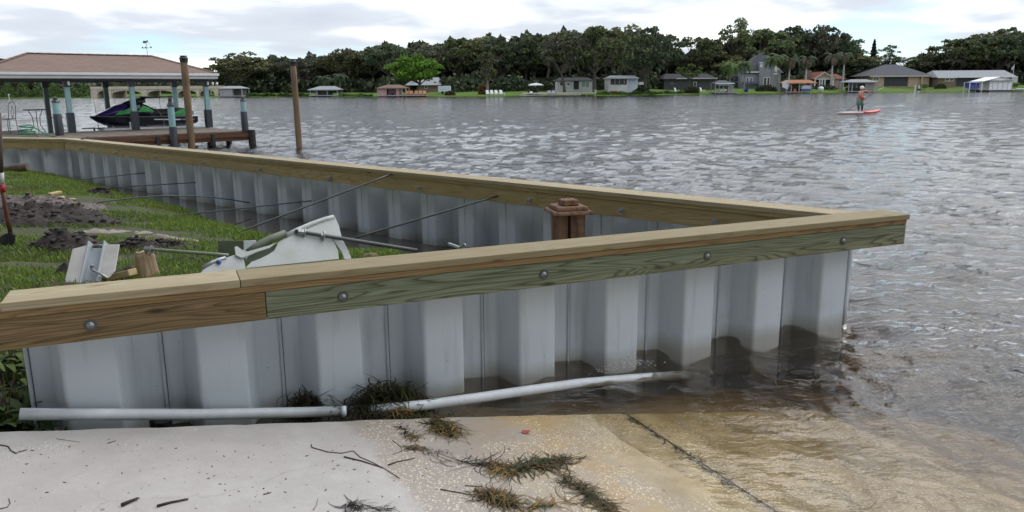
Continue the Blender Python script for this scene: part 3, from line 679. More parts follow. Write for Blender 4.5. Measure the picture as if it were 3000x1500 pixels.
o, pts = rod(a, b, 'thick tie rod with nuts lying on top of the broken white panel', .0125)
dr = b-a; nut_on(o, a+dr*.035, dr); nut_on(o, a+dr*.055, dr); wash_on(o, a+dr*.075, dr, .026); nut_on(o, a+dr*.215, dr, r=.016); wash_on(o, a+dr*.225, dr, .032)
# anchor angle lying in the water behind the cap
a = gz(1315, 714, .50); b = gz(1347, 726, .50); c = gz(1363, 716, .53)
o = thing('steel_angle', 'short bent steel angle sticking up behind the near wall cap', 'bracket'); 
MB().tube([a, b], .012, 4).build('leg', STEEL, o); MB().tube([b, c], .012, 4).build('leg', STEEL, o)

# ---- vinyl offcuts
def local_frame(px, py, s, rz, tilt, label, name, cat, z=None):
    p = gl_(px, py); o = thing(name, label, cat, (p[0], p[1], p[2] if z is None else z), rz); o.rotation_euler = (tilt, 0, rz); return o
oc = local_frame(705, 762, 1, math.radians(12), math.radians(-8), 'small folded grey vinyl offcut standing in the grass by the torn panel', 'vinyl_offcut', 'offcut')
MB().slab([(-.17,0,-.05),(.02,-.03,-.05),(.035,-.03,.155),(-.165,.0,.165)], .008).build('dark_face', OLVINYL, oc, bevel=.002)
MB().slab([(.022,-.03,-.05),(.12,.05,-.05),(.125,.05,.15),(.038,-.03,.155)], .008).build('pale_face', GVINYL, oc, bevel=.002)
wc = local_frame(258, 838, 1, math.radians(2), math.radians(-36), 'white sheet pile offcut with a ribbed middle channel standing in the grass', 'vinyl_offcut', 'offcut')
WH = M('stained_white_vinyl', (.66,.64,.61), .5, .1, 10, col2=(.50,.47,.42))
MB().slab([(-.165,0,-.06),(-.055,0,-.08),(-.055,0,.31),(-.16,.0,.28)], .008).build('left_panel', WH, wc, bevel=.002)
MB().slab([(-.055,.035,-.08),(.055,.035,-.08),(.05,.035,.30),(-.05,.035,.30)], .008).build('channel', GVINYL, wc, bevel=.002)
MB().slab([(.055,0,.06),(.09,0,.075),(.13,0,.06),(.16,0,.11),(.155,0,.31),(.05,0,.31)], .008).build('right_panel', WH, wc, bevel=.002)
for x in (-.055, .052): MB().box(x-.006, x+.006, -.012, .045, -.07 if x < 0 else .03, .335).build('rib', GVINYL, wc, bevel=.003)
MB().tube([(.05*math.cos(a)*.85, .03+.02*math.sin(a), .30-.015*math.sin(a)) for a in np.linspace(math.pi, 2*math.pi, 8)], .005, 6).build('hoop', STEEL, wc, smooth=True)
p = gl_(315, 815, .06); hk = thing('hooked_rod', 'short grey hooked steel rod leaning on the white offcut', 'rod')
q = gz(272, 792, p[2]+.03); pts = [p, (p+q)/2+np.array([0,0,.005]), q]; d_ = (q-p)/np.linalg.norm(q-p)
pts += [q+d_*.016+np.array([0,0,.014]), q+d_*.012+np.array([0,0,.03]), q-d_*.01+np.array([0,0,.034])]
MB().tube(pts, .0085, 8).build('shaft', STEEL, hk, smooth=True)
# ---- stump with the rod lying on it, scraps of timber
p = gl_(430, 812); st = thing('wooden_stump', 'pale split wooden stump beside the near wall with a rod resting on it', 'stump', p)
rg2 = random.Random(3); rings = []
for z, r in ((-.1,.085),(.02,.078),(.10,.066),(.16,.060),(.185,.050)):
    rings.append([(r*(1+.18*math.sin(3*k+1))*math.cos(2*math.pi*k/11)*(1.1), r*(1+.14*math.cos(5*k))*math.sin(2*math.pi*k/11), z+(.018*math.sin(2.3*k) if z > .15 else 0)) for k in range(11)])
MB().loft(rings).build('block', wood('split_wood', (.47,.36,.24), (.25,.16,.08), 6, along=(4,4,.5)), st, bevel=.006)
a = np.array([p[0]+.02, p[1]-.02, p[2]+.21]); b = gz(668, 748, p[2]+.20)
o, _ = rod(a, b, 'tie rod with a nut lying level from the stump to the torn panel', .012, mat=M('greenish_steel', (.22,.25,.17), .5, .2, 8, metal=.3)); nut_on(o, a+(b-a)*.05, b-a); wash_on(o, a+(b-a)*.085, b-a, .03); nut_on(o, a+(b-a)*.02, b-a)
def plank(pa, pb, w, h, label, mat=SCRAPW, name='timber_scrap'):
    pa = np.array(pa); pb = np.array(pb); L = np.linalg.norm(pb-pa); o = MB().box(0, L, -w/2, w/2, 0, h).build(name, mat, bevel=.004)
    o.location = tuple(pa); dv = Vector(pb-pa); o.rotation_euler = (0, -math.asin(dv.z/L), math.atan2(dv.y, dv.x)); tag(o, label, 'timber scrap'); return o
plank(gl_(305, 828, -.03), gl_(392, 806, .05), .07, .045, 'yellow timber scrap lying between the white offcut and the stump')
plank(gl_(163, 592, .0), gl_(192, 587, .02), .16, .05, 'short cut timber block on the dirt, largest of three scraps')
plank(gl_(146, 573, .03), gl_(178, 566, .05), .10, .03, 'yellow splintered scrap lying on the dark soil heap', name='timber_scrap')
plank(gl_(196, 586, .0), gl_(222, 586, .0), .06, .02, 'thin sliver of timber in the grass beside the cut block')
lg = gl_(40, 508); lgt = thing('log', 'short weathered log lying against the far wall at left', 'log', lg, math.radians(8))
MB().tube([(-.28,0,.05),(-.1,.01,.08),(.1,0,.10),(.24,0,.11)], [.045,.06,.075,.07], 10).build('trunk', M('bark', (.10,.075,.05), .95, .35, 12, bump=1, bscale=14), lgt)
MB().tube([(.24,0,.11),(.246,0,.11)], .066, 10).build('cut_end', M('grey_cut_wood', (.16,.13,.10), .9, .3, 15), lgt)

# ---- capped wooden post standing behind the near wall
pp = gy(1664, 700, 5.55); po = thing('wooden_post', 'cracked brown wooden post with a stepped pyramid cap behind the near wall', 'post', (pp[0], pp[1], -.3), math.radians(14))
hb = .096; ztop = .3+gy(1664, 626, 5.5)[2]
prof = []
for z in np.linspace(0, ztop, 5):
    ring = []
    for k in range(4):
        a = math.pi/4+k*math.pi/2; c1, s1 = math.cos(a)*hb*1.414, math.sin(a)*hb*1.414; a2 = a+math.pi/2; c2, s2 = math.cos(a2)*hb*1.414, math.sin(a2)*hb*1.414
        for t in (0, .30, .38, .46, .72):
            dent = .055 if (t == .38 and k in (2, 3)) else (.006 if t in (.30, .46) else 0)
            ring.append(((c1+(c2-c1)*t)*(1-dent/hb), (s1+(s2-s1)*t)*(1-dent/hb), z))
    prof.append(ring)
MB().loft(prof).build('shaft', OLDW, po)
for hw, z0, z1 in ((.148, 0, .026), (.118, .0265, .056), (.062, .0565, .098)):
    c = MB().hexa([(-hw,-hw,ztop+z0),(hw,-hw,ztop+z0),(hw,hw,ztop+z0),(-hw,hw,ztop+z0),(-hw*.93,-hw*.93,ztop+z1),(hw*.93,-hw*.93,ztop+z1),(hw*.93,hw*.93,ztop+z1),(-hw*.93,hw*.93,ztop+z1)]).build('cap_tier', OLDW, po, bevel=.006)

# ---- shovel at the left edge
sv = thing('shovel', 'long-handled shovel stuck in the bank at the left edge, red band on its handle', 'shovel')
b0 = gl_(18, 726); DZ = b0[1]
def sp_(px, py, dy=0.0): return gy(px, py, DZ+dy)
MB().tube([sp_(31, 684), sp_(22, 640, -.01), sp_(14, 600, -.02), sp_(9, 562, -.03)], .018, 10).build('handle', M('shovel_wood', (.11,.035,.022), .6, .3, 9), sv, smooth=True)
MB().tube([sp_(9, 562, -.03), sp_(6, 540, -.04)], .0195, 10).build('red_band', M('red_paint', (.42,.02,.035), .45), sv, smooth=True)
MB().tube([sp_(6, 540, -.04), sp_(4, 505, -.05)], .0185, 10).build('white_band', M('white_paint', (.55,.55,.55), .6), sv, smooth=True)
MB().tube([sp_(4, 505, -.05), sp_(1, 440, -.07), sp_(-3, 330, -.10)], .0175, 10).build('grip', M('shovel_grip', (.09,.06,.05), .6), sv, smooth=True)
bl = MB(); q = [sp_(4, 690), sp_(20, 683, -.01), sp_(46, 688), sp_(42, 722), sp_(30, 745), sp_(-8, 745), sp_(-10, 722)]
bl.slab(q, .008); bl.tube([sp_(31, 680), sp_(30, 700)], [.022, .016], 8); bl.build('blade', M('shovel_blade', (.035,.037,.04), .5, .3, 12, metal=.4), sv, bevel=.002)

# ---- soil heaps
def mound(px, py, rx, ry, h, label, mat, seed, rz=0.0, name='soil_heap'):
    p = gl_(px, py); n = 70; xs = np.linspace(-1, 1, n); Xm, Ym = np.meshgrid(xs, xs); r = np.hypot(Xm, Ym)
    x = Xm*rx; y = Ym*ry
    lum = fbm(x*6+seed, y*6, 4, seed)+.35*(fbm(x*17, y*17, 2, seed+5)-.4); crag = np.abs(fbm(x*11+5, y*11, 3, seed+3)-.45)*1.6
    zz = h*np.clip(1-r**1.6, -.3, 1)*(.35+1.3*lum)-.10*np.clip(r-.8, 0, 1)+crag*h*.9*np.clip(1-r, 0, 1)
    c, s = math.cos(rz), math.sin(rz); wx = p[0]+x*c-y*s; wy = p[1]+x*s+y*c
    wz = land_z(wx, wy)+zz-.035
    ii = np.arange(n*n).reshape(n, n); keep = (r < .93+.22*(fbm(x*5+3, y*5, 3, seed+9)-.44))
    V = np.stack([wx-p[0], wy-p[1], wz-p[2]], -1).reshape(-1, 3)
    Q = np.stack([ii[:-1,:-1], ii[:-1,1:], ii[1:,1:], ii[1:,:-1]], -1).reshape(-1, 4); kk = keep.reshape(-1); Q = Q[kk[Q].all(1)]
    o = npmesh(name, V, Q, mat); o.location = tuple(p); tag(o, label, 'soil heap')
    if h > .085:
        rk = random.Random(seed); cm = MB()
        for _ in range(int(420*rx)):
            a = rk.random()*6.28; q = rk.random()**.6*.95; ix_ = int((q*math.cos(a)+1)/2*(n-1)); iy_ = int((q*math.sin(a)+1)/2*(n-1)); cr = .007+.024*rk.random()**3
            cm.ball((wx[iy_,ix_]-p[0], wy[iy_,ix_]-p[1], wz[iy_,ix_]-p[2]+cr*.3), cr, 6, 5, .6+.9*rk.random(), .6+.9*rk.random(), .4+.4*rk.random())
        c_ = cm.build('clods', mat, o, norm=False); c_['kind'] = 'stuff'
    return o
mound(120, 640, 1.05, .50, .17, 'big dark soil heap near the shovel at left', SOIL, 3)
mound(95, 600, 1.1, .65, .10, 'churned grey soil spread behind the big dark heap', M('grey_soil', (.055,.045,.04), .95, .4, 8, col2=(.17,.14,.125), bump=1, bscale=20), 8)
mound(195, 722, .42, .24, .13, 'blackish crumbly heap in front of the others, above the white offcut', SOIL, 12)
mound(390, 728, .62, .16, .09, 'low dark torn turf ridge right of the crumbly heap', SOIL, 17)
mound(500, 728, .42, .10, .09, 'small dark clod mound near the grey offcut', SOIL, 23)
mound(480, 703, .62, .16, .06, 'pale sandy patch stretching behind the dark turf ridge', SAND, 29, name='sand_patch')
mound(330, 680, .6, .20, .05, 'pale dry sand patch in the middle of the grass', SAND, 33, name='sand_patch')
mound(165, 835, .33, .14, .05, 'brown earth patch left of the white offcut', M('brown_soil', (.06,.042,.03), .95, .4, 9, bump=1, bscale=20), 37)
mound(195, 800, .10, .08, .08, 'dark clod touching the white offcut on its left', SOIL, 41)
mound(380, 800, .36, .16, .06, 'dark earth patch around the stump', SOIL, 43)
mound(1085, 752, .14, .09, .07, 'small straw-brown mud hump at the water beside the cap', M('straw_mud', (.16,.12,.07), .95, .3, 20, bump=1, bscale=30), 47)
mound(295, 570, .26, .12, .12, 'muddy dark clump on the bank edge by the still water', SOIL, 51)

# ---- white pipe along the near wall
PX = [(58,1213,.13),(300,1214,.125),(600,1214,.115),(800,1210,.10),(1010,1205,.085),(1130,1197,.07),(1250,1186,.055),(1400,1165,.035),(1550,1143,.02),(1700,1122,-.002),(1850,1109,-.035),(1960,1101,-.10),(2080,1094,-.22)]
PP = [(gplane(x, y, w1(0, .085, 0), (V1[0], V1[1], 0)) if x < 1100 else gz(x, y, z)) for x, y, z in PX]
pipe = thing('pipe', 'long white plastic pipe lying along the foot of the near wall into the water', 'pipe')
MB().tube(PP, .0265, 16).build('tube', PVC, pipe, smooth=True)
c0 = gz(1000, 1206, .086); c1 = gz(1014, 1205, .085); MB().tube([c0, c1], .0285, 16).build('coupling', PVC, pipe, smooth=True)
c = gz(478, 1236, .09); cl_ = thing('pipe_stub', 'black ribbed pipe stub under the white pipe', 'pipe stub', (c[0], c[1], -.05))
MB().lathe([(.034,0),(.034,.10),(.042,.10),(.042,.118),(.036,.118),(.036,.135),(.043,.135),(.043,.150)], 14).build('barrel', BLACK, cl_, angle=40)
MB().lathe([(.016,.02),(.016,.165),(.013,.172)], 10, (-.045,-.01,0)).build('valve', BLACK, cl_, angle=40)
w = thing('wire_loop', 'thin black wire looped over the white pipe', 'wire')
MB().tube([gz(322,1256,.06)+np.array([0,0,.0]), gz(335,1228,.12), gz(350,1208,.155), gz(362,1199,.165), gz(364,1215,.15), gz(360,1228,.12)], .0025, 6).build('strand', BLACK, w, smooth=True)

# ---- drifted weed
WEEDG = leafmat('weed_green', (.035,.045,.014), .6, .15); WEEDB = leafmat('weed_brown', (.085,.06,.022), .6, .1); WEEDO = leafmat('weed_ochre', (.17,.12,.04), .55, .1); WEEDK = leafmat('weed_dark', (.022,.018,.010), .5, .05)
def strands(pts_fn, n, L, w, seed, mat, name, label=None, cat=None, parent=None, curl=1.0, loc=(0,0,0)):
    r = np.random.default_rng(seed); V = []; Fs = []; k = 6
    for i in range(n):
        c, a0, el = pts_fn(r); l = L*(.5+r.random()); a = a0; e = el; p = np.array(c, float)-np.array(loc); ww = w*(.5+r.random())
        da = r.normal(0, .75*curl); de = -abs(r.normal(.16, .14))
        for j in range(k+1):
            sd = np.array([-math.sin(a), math.cos(a), .25*math.sin(i+j)])*ww/2*(1-.75*(j/k)**2)
            V += [p-sd, p+sd]
            p = p+np.array([math.cos(a)*math.cos(e), math.sin(a)*math.cos(e), math.sin(e)])*l/k; a += da*.5; e += de
            p[2] = max(p[2], (float(ramp_z(p[0]+loc[0], p[1]+loc[1]))+.003-loc[2]) if (parent is not None and parent.name.startswith('drifted')) else -loc[2]-.4)
        o = i*(k+1)*2
        Fs += [(o+2*j, o+2*j+1, o+2*j+3, o+2*j+2) for j in range(k)]
    ob = npmesh(name, V, Fs, mat, parent); ob.location = (0,0,0) if parent is not None else tuple(loc)
    if label: tag(ob, label, cat)
    return ob
def rampfloor(V): return V
wp = gz(1130, 1215, .05); wt = thing('weed_heap', 'dark wet heap of waterweed piled over the white pipe', 'weed', (wp[0], wp[1], .02))
def heapf(hx, hy, hz):
    def f(r):
        t = r.normal(0, .45, 2); x = t[0]*hx; y = t[1]*hy; z = hz*max(0, 1-(t[0]**2+t[1]**2)*.8)*r.random()
        p = wt.location; return ((p.x+U1[0]*x-U1[1]*y, p.y+U1[1]*x+U1[0]*y, p.z+z), r.random()*6.28, r.uniform(-.5, .45))
    return f
def offs(f, du, dv): 
    def g(r): c, a, e = f(r); return ((c[0]+U1[0]*du+V1[0]*dv, c[1]+U1[1]*du+V1[1]*dv, c[2]), a, e)
    return g
L0 = tuple(wt.location)
strands(offs(heapf(.24,.10,.17), .02, .12), 900, .10, .006, 1, WEEDK, 'dark_strands', parent=wt, loc=L0)
strands(offs(heapf(.20,.08,.17), .04, .08), 520, .11, .006, 2, WEEDG, 'green_strands', parent=wt, loc=L0)
strands(offs(heapf(.26,.05,.07), -.12, -.02), 420, .09, .005, 3, WEEDK, 'pipe_strands', parent=wt, loc=L0)
strands(offs(heapf(.22,.05,.04), .05, -.09), 320, .09, .005, 4, WEEDG, 'fringe_strands', parent=wt, loc=L0)
strands(offs(heapf(.12,.05,.08), .06, -.04), 160, .09, .005, 5, WEEDO, 'ochre_strands', parent=wt, loc=L0)
p = gz(895, 1192, .05); 
def f(r): t = r.normal(0, .4, 2); return ((p[0]+.10*t[0], p[1]+.05*t[1]+.02, .03+.06*r.random()), r.random()*6.28, r.uniform(-.2,.8))
strands(f, 240, .10, .006, 6, WEEDK, 'weed_clump', 'dark debris caught in the wall recess above the pipe', 'weed', loc=tuple(p))
def line_f(pts, spread, up=.012, along=True):
    P = [gr(*q) for q in pts]
    def g(r):
        i = r.integers(0, len(P)-1); t = r.random(); c = P[i]+(P[i+1]-P[i])*t; d = P[i+1]-P[i]
        c = c+np.array([r.normal(0, spread), r.normal(0, spread*.7), 0]); z = float(ramp_z(c[0], c[1]))+.004+up*r.random()
        a = math.atan2(d[1], d[0])+r.normal(0, .7 if along else 2.5)+(math.pi if r.random() < .5 else 0); return ((c[0], c[1], z), a, r.uniform(-.12, .06))
    return g
def drift(name, label, parts, cat='weed'):
    c = gr(*parts[0][0][0]); t = thing(name, label, cat, c)
    for i, (pts, n, L, w, sp, mat, al, up) in enumerate(parts):
        strands(line_f(pts, sp, up, al), n, L, w, hash(label[:9]+str(i)) % 999 if False else len(label)*7+i, mat, ['dark_strands','brown_strands','green_strands','ochre_strands'][i % 4], parent=t, loc=tuple(c), curl=.8)
    return t
drift('drifted_weed', 'green and ochre weed clump at the ramp edge below the pipe', [([(1275,1235),(1300,1255),(1335,1275)], 132, 0.112, 0.0040, 0.0220, WEEDB, False, 0.017), ([(1275,1240),(1330,1275)], 49, 0.112, 0.0048, 0.0180, WEEDG, False, 0.019), ([(1290,1245),(1340,1285)], 71, 0.100, 0.0040, 0.0180, WEEDO, False, 0.017)])
drift('drifted_weed', 'long Y-shaped line of wet weed across the middle of the ramp', [([(1290,1352),(1400,1362),(1450,1362)], 38, 0.150, 0.0040, 0.0060, WEEDK, True, 0.007), ([(1440,1365),(1520,1375),(1600,1365),(1650,1350)], 181, 0.100, 0.0040, 0.0160, WEEDB, False, 0.014),
      ([(1510,1382),(1560,1362),(1620,1350)], 88, 0.138, 0.0048, 0.0100, WEEDG, True, 0.017), ([(1450,1372),(1500,1392)], 104, 0.075, 0.0040, 0.0140, WEEDO, False, 0.011)])
drift('drifted_weed', 'weed tail running down the ramp from the Y-shaped line', [([(1640,1392),(1700,1430),(1740,1460),(1790,1500),(1815,1530)], 209, 0.088, 0.0040, 0.0120, WEEDB, False, 0.012), ([(1690,1345),(1640,1352),(1620,1365)], 44, 0.112, 0.0040, 0.0060, WEEDK, True, 0.007), ([(1650,1400),(1720,1450),(1780,1500)], 71, 0.100, 0.0040, 0.0100, WEEDG, False, 0.012)])
drift('drifted_weed', 'rounded brown weed clump at the bottom of the ramp', [([(1420,1448),(1460,1462),(1500,1485)], 209, 0.075, 0.0040, 0.0200, WEEDB, False, 0.022), ([(1430,1450),(1500,1480)], 132, 0.075, 0.0040, 0.0200, WEEDO, False, 0.022), ([(1425,1452),(1505,1485)], 44, 0.075, 0.0040, 0.0200, WEEDG, False, 0.022)])
drift('drifted_weed', 'thin straw-coloured weed strand beside the rounded clump', [([(1540,1500),(1580,1482),(1670,1470)], 38, 0.150, 0.0032, 0.0060, WEEDO, True, 0.006), ([(1545,1498),(1590,1482)], 27, 0.100, 0.0032, 0.0080, WEEDG, True, 0.006)])
drift('drifted_weed', 'scattered dark weed crumbs along the wet edge of the ramp', [([(1170,1250),(1190,1262),(1195,1280)], 33, 0.044, 0.0040, 0.0200, WEEDK, False, 0.006), ([(1205,1290),(1230,1275)], 38, 0.062, 0.0032, 0.0100, WEEDB, False, 0.008), ([(1200,1312),(1245,1318)], 60, 0.050, 0.0032, 0.0120, WEEDB, False, 0.007), ([(1250,1325),(1310,1330)], 22, 0.050, 0.0024, 0.0060, WEEDK, False, 0.006)])
drift('drifted_weed', 'dark wiry roots strewn at the bottom of the dry ramp', [([(1005,1488),(1030,1482),(1045,1490),(1100,1494),(1160,1494)], 60, 0.075, 0.0032, 0.0080, WEEDK, True, 0.007)])
drift('drifted_weed', 'dark weed and silt caught along the sunken slab joint', [([(1825,1213),(1900,1258),(1990,1318),(2080,1380),(2180,1445),(2290,1512)], 170, .045, .0035, .010, WEEDB, True, .004), ([(1840,1220),(2010,1335),(2140,1420)], 90, .06, .003, .014, WEEDK, True, .004)])
# ---- sticks, twigs, leaf
TWIG = M('twig', (.085,.06,.045), .9, .35, 30); TWIGD = M('dark_stick', (.04,.032,.026), .95, .4, 60, bump=1, bscale=80)
def stick(pts, r, label, mat=TWIG, name='twig'):
    P = [gr(*q) for q in pts]; P = [p+np.array([0,0,r*.9]) for p in P]; rr_ = [r*(1-.45*i/(len(P)-1)) for i in range(len(P))]
    o = MB().tube(P, rr_, 7).build(name, mat, smooth=True); return tag(o, label, name.replace('_', ' '))
stick([(358,1484),(380,1474),(405,1464)], .0075, 'short thick dark stick, left of the two at the bottom', TWIGD, 'stick')
stick([(461,1486),(500,1475),(552,1465)], .0055, 'long dark stick, right of the two at the bottom', TWIGD, 'stick')
stick([(0,1305),(24,1309),(33,1322),(48,1330),(53,1326),(80,1319)], .0028, 'crooked twig at the left edge of the ramp')
stick([(912,1303),(914,1312),(960,1325),(1000,1329),(1035,1322),(1055,1340),(1090,1355),(1125,1373),(1170,1402)], .0024, 'long wavy twig on the dry concrete')
stick([(1008,1340),(1060,1352),(1122,1372)], .0034, 'straight twig crossing the long wavy one')
stick([(1138,1364),(1165,1354),(1216,1344)], .0034, 'twig pointing at the Y-shaped weed')
stick([(1150,1291),(1175,1310),(1178,1322),(1150,1332)], .0016, 'fine curled root near the wet edge')
stick([(165,1286),(200,1291),(235,1296)], .0014, 'straw-thin pale stem near the top edge of the ramp', M('straw', (.25,.19,.11), .9))
stick([(315,1300),(340,1292)], .0020, 'tiny twig right of the pale stem')
stick([(772,1450),(795,1444)], .0025, 'tiny twig on the dry concrete below the wavy one')
stick([(918,1495),(928,1480),(932,1462)], .0022, 'thin upright-looking twig near the bottom middle', M('pale_twig', (.24,.20,.17), .9))
stick([(0,1492),(22,1487),(30,1475),(26,1462)], .0020, 'thin curved twig in the bottom left corner')
stick([(1362,1424),(1415,1426)], .0022, 'short twig between the two weed clumps')
stick([(1290,1435),(1320,1440),(1350,1445),(1385,1452)], .0026, 'twig leading to the rounded weed clump')
stick([(1930,1100),(1934,1116),(1965,1124),(2005,1126)], .003, 'bent dark twig floating by the end of the pipe', TWIGD)
lf = MB(); c = gr(1538, 1264, .008); pts = []
for k in range(12):
    a = 2*math.pi*k/12; rr_ = .017*(1+.25*math.cos(a)) ; pts.append((c[0]+rr_*1.25*math.cos(a), c[1]+rr_*1.0*math.sin(a), c[2]+.006*math.cos(2*a)))
lf.add(pts+[(c[0], c[1], c[2]+.007)], [(k, (k+1) % 12, 12) for k in range(12)]); tag(lf.build('fallen_leaf', M('red_leaf', (.30,.035,.02), .5), smooth=True), 'single curled red leaf on the wet ramp', 'leaf')
# ---- crumbs of bark and shell lying on the ramp
rc = np.random.default_rng(8); V = []; Fs = []
for i in range(230):
    px, py = rc.uniform(0, 1500), rc.uniform(1262, 1500)
    if py < 1275-.025*px+12: continue
    p = gr(px, py); s = .0012+.0028*rc.random()**3; a = rc.random()*3.14; l = s*(1+2.5*rc.random()); o = len(V)
    ca, sa = math.cos(a), math.sin(a)
    for dx, dy in ((-l,-s),(l,-s*.6),(l*.8,s),(-l*.7,s*.7)): V.append((p[0]+dx*ca-dy*sa, p[1]+dx*sa+dy*ca, p[2]+.0005))
    V.append((p[0], p[1], p[2]+s*1.1)); Fs += [(o,o+1,o+4),(o+1,o+2,o+4),(o+2,o+3,o+4),(o+3,o,o+4)]
o = npmesh('bark_crumbs', V, Fs, M('crumb', (.07,.055,.045), .95, .5, 30)); o['kind'] = 'stuff'; o['label'] = 'tiny dark crumbs of bark scattered on the concrete'
# ---- leafy weed at the wall's open end
def weedplant(px, py, z, n, L, seed, label, mat, name='weed_plant', el=(.2,1.2), spread=.12):
    c = gz(px, py, z); r = np.random.default_rng(seed); t = thing(name, label, 'plant', c); V = []; Fs = []; st = MB()
    for i in range(n):
        b = np.array([r.normal(0, spread), r.normal(0, spread*.7), 0]); a = r.random()*6.28; e = r.uniform(*el); l = L*(.4+.8*r.random()); w = l*.11; p = b.copy(); o = len(V); k = 5; ee = e
        for j in range(k+1):
            ww = w*math.sin(math.pi*min(.97, (j+.35)/(k+.5))); sd = np.array([-math.sin(a), math.cos(a), 0])*ww
            V += [p-sd, p+sd]; p = p+np.array([math.cos(a)*math.cos(ee), math.sin(a)*math.cos(ee), math.sin(ee)])*l/k; ee -= .22
        Fs += [(o+2*j, o+2*j+1, o+2*j+3, o+2*j+2) for j in range(k)]
    npmesh('leaves', V, Fs, mat, t)
    for i in range(5):
        a = r.random()*6.28; MB().tube([(0,0,-.02),(.02*math.cos(a),.02*math.sin(a),L*.6),(.06*math.cos(a),.05*math.sin(a),L*1.2)], [.004,.003,.0015], 5).build('stem', TWIG, t)
    return t
LEAFW = leafmat('weed_leaf', (.07,.13,.03), .5, .3)
weedplant(25, 1245, .12, 90, .20, 1, 'leafy green weed at the open end of the near wall', LEAFW)
weedplant(-30, 1225, .14, 70, .22, 3, 'darker weed behind the pipe end at the left edge', leafmat('weed_leaf_dark', (.045,.085,.02), .5, .25))
weedplant(40, 1060, .30, 110, .14, 5, 'low creeping weed on the soil behind the wall end', leafmat('creeper_leaf', (.06,.095,.02), .5, .25), 'creeper', (.0,.8), .16)
weedplant(20, 1120, .22, 60, .12, 7, 'sparse small creeper in the dark hollow beside the wall', leafmat('creeper_leaf2', (.04,.07,.02), .5, .25), 'creeper', (.0,.8), .14)
b = gz(45, 1200, .15); tw = thing('bare_twig', 'bare forked dead stem rising in the hollow by the wall end', 'twig', b)
MB().tube([(0,0,0),(.012,0,.10),(.02,0,.19)], [.003,.0025,.0015], 6).build('stem', TWIG, tw); MB().tube([(.008,0,.07),(.04,.01,.12),(.06,.01,.15)], [.002,.0018,.001], 6).build('side_shoot', TWIG, tw)
# ---- splash where a wave meets the wall
rs = np.random.default_rng(2); c = np.array(gz(1835, 1072, .03)); spm = MB()
for i in range(260):
    t = rs.normal(0, 1, 3); e_ = .10*t[0]; spm.ball((e_*U1[0]+.035*t[1]*V1[0], e_*U1[1]+.035*t[1]*V1[1], abs(t[2])*.05*math.exp(-(t[0]/.8)**2)), .001+.0024*rs.random()**3, 5, 4, 1.5, 1.5, .8)
sp = spm.build('wave_splash', M('foam', (.62,.65,.66), .35, .1, 20), smooth=True, norm=False); sp.location = tuple(c); sp['kind'] = 'stuff'; sp['label'] = 'white splash of foam droplets at the wall'

# ================================================================== DOCK AND BOATHOUSE
DC = np.array([-8.381, 25.118]); DTH = .732; ZD = .411
cD, sD = math.cos(DTH), math.sin(DTH)
def dk_(u, v, z=0.0): return (DC[0]+u*cD-v*sD, DC[1]+u*sD+v*cD, z)
def dinv(p): g = np.array(p[:2])-DC; return g[0]*cD+g[1]*sD, -g[0]*sD+g[1]*cD
DECKW = wood('dock_planks', (.17,.14,.115), (.10,.08,.065), 6, rough=.85, knots=False, along=(3.2,.35,5))
RIMW = wood('dock_rim', (.135,.07,.042), (.06,.03,.018), 7, rough=.85, knots=False)
SLEEVE = M('black_sleeve', (.018,.022,.028), .45, .2, 6)
DWOOD = M('dark_wet_wood', (.022,.019,.017), .8, .3, 10)
dock = thing('dock', 'brown plank dock deck in front of the boathouse', 'dock', (DC[0], DC[1], 0), DTH)
U0, U1d, VD = -11.0, 0.0, 3.62
npk = 76; pw = (U1d-U0)/npk; rgd = random.Random(2)
pm = MB().box(-pw/2+.004, pw/2-.004, .0, VD, 0, .03).build('plank', DECKW, dock)
for k in range(npk):
    o = pm if k == 0 else pm.copy()
    if k: COL.objects.link(o); o.parent = dock
    o.location = (U0+pw*(k+.5), rgd.uniform(-.012, .012), ZD-.03+rgd.uniform(-.003, .003))
MB().box(U0, U1d+.012, -.035, .004, ZD-.185, ZD-.034).build('rim_board', RIMW, dock, bevel=.004)
MB().box(U0, U1d-.02, .02, .06, ZD-.30, ZD-.190).build('lower_rim_board', RIMW, dock, bevel=.004)
MB().box(U1d-.024, U1d+.016, .006, VD, ZD-.185, ZD-.034).build('rim_board', RIMW, dock, bevel=.004)
for v in (.9, 1.8, 2.7): MB().box(U0, U1d-.03, v-.02, v+.02, ZD-.20, ZD-.034).build('joist', DWOOD, dock)
for u in (-8.2, -6.3, -4.6, -2.85, -1.2): MB().box(u-.05, u+.05, -.10, -.036, -.9, ZD-.05).build('pile', DWOOD, dock, bevel=.006)
MB().lathe([(.115,-.9),(.115,ZD+.02),(.105,ZD+.03)], 14, (.06,-.02,0)).build('corner_pile', DWOOD, dock, angle=40)
for u, v in ((.03,1.8),(.03,3.5),(-3.5,3.5),(-7,3.5),(-7,1.8)): MB().lathe([(.1,-.9),(.1,ZD-.04)], 10, (u, v, 0)).build('pile', DWOOD, dock)
MB().box(-10.8, -5.2, VD+.004, VD+3.2, ZD-.05, ZD-.004).build('side_walk', DECKW, dock)

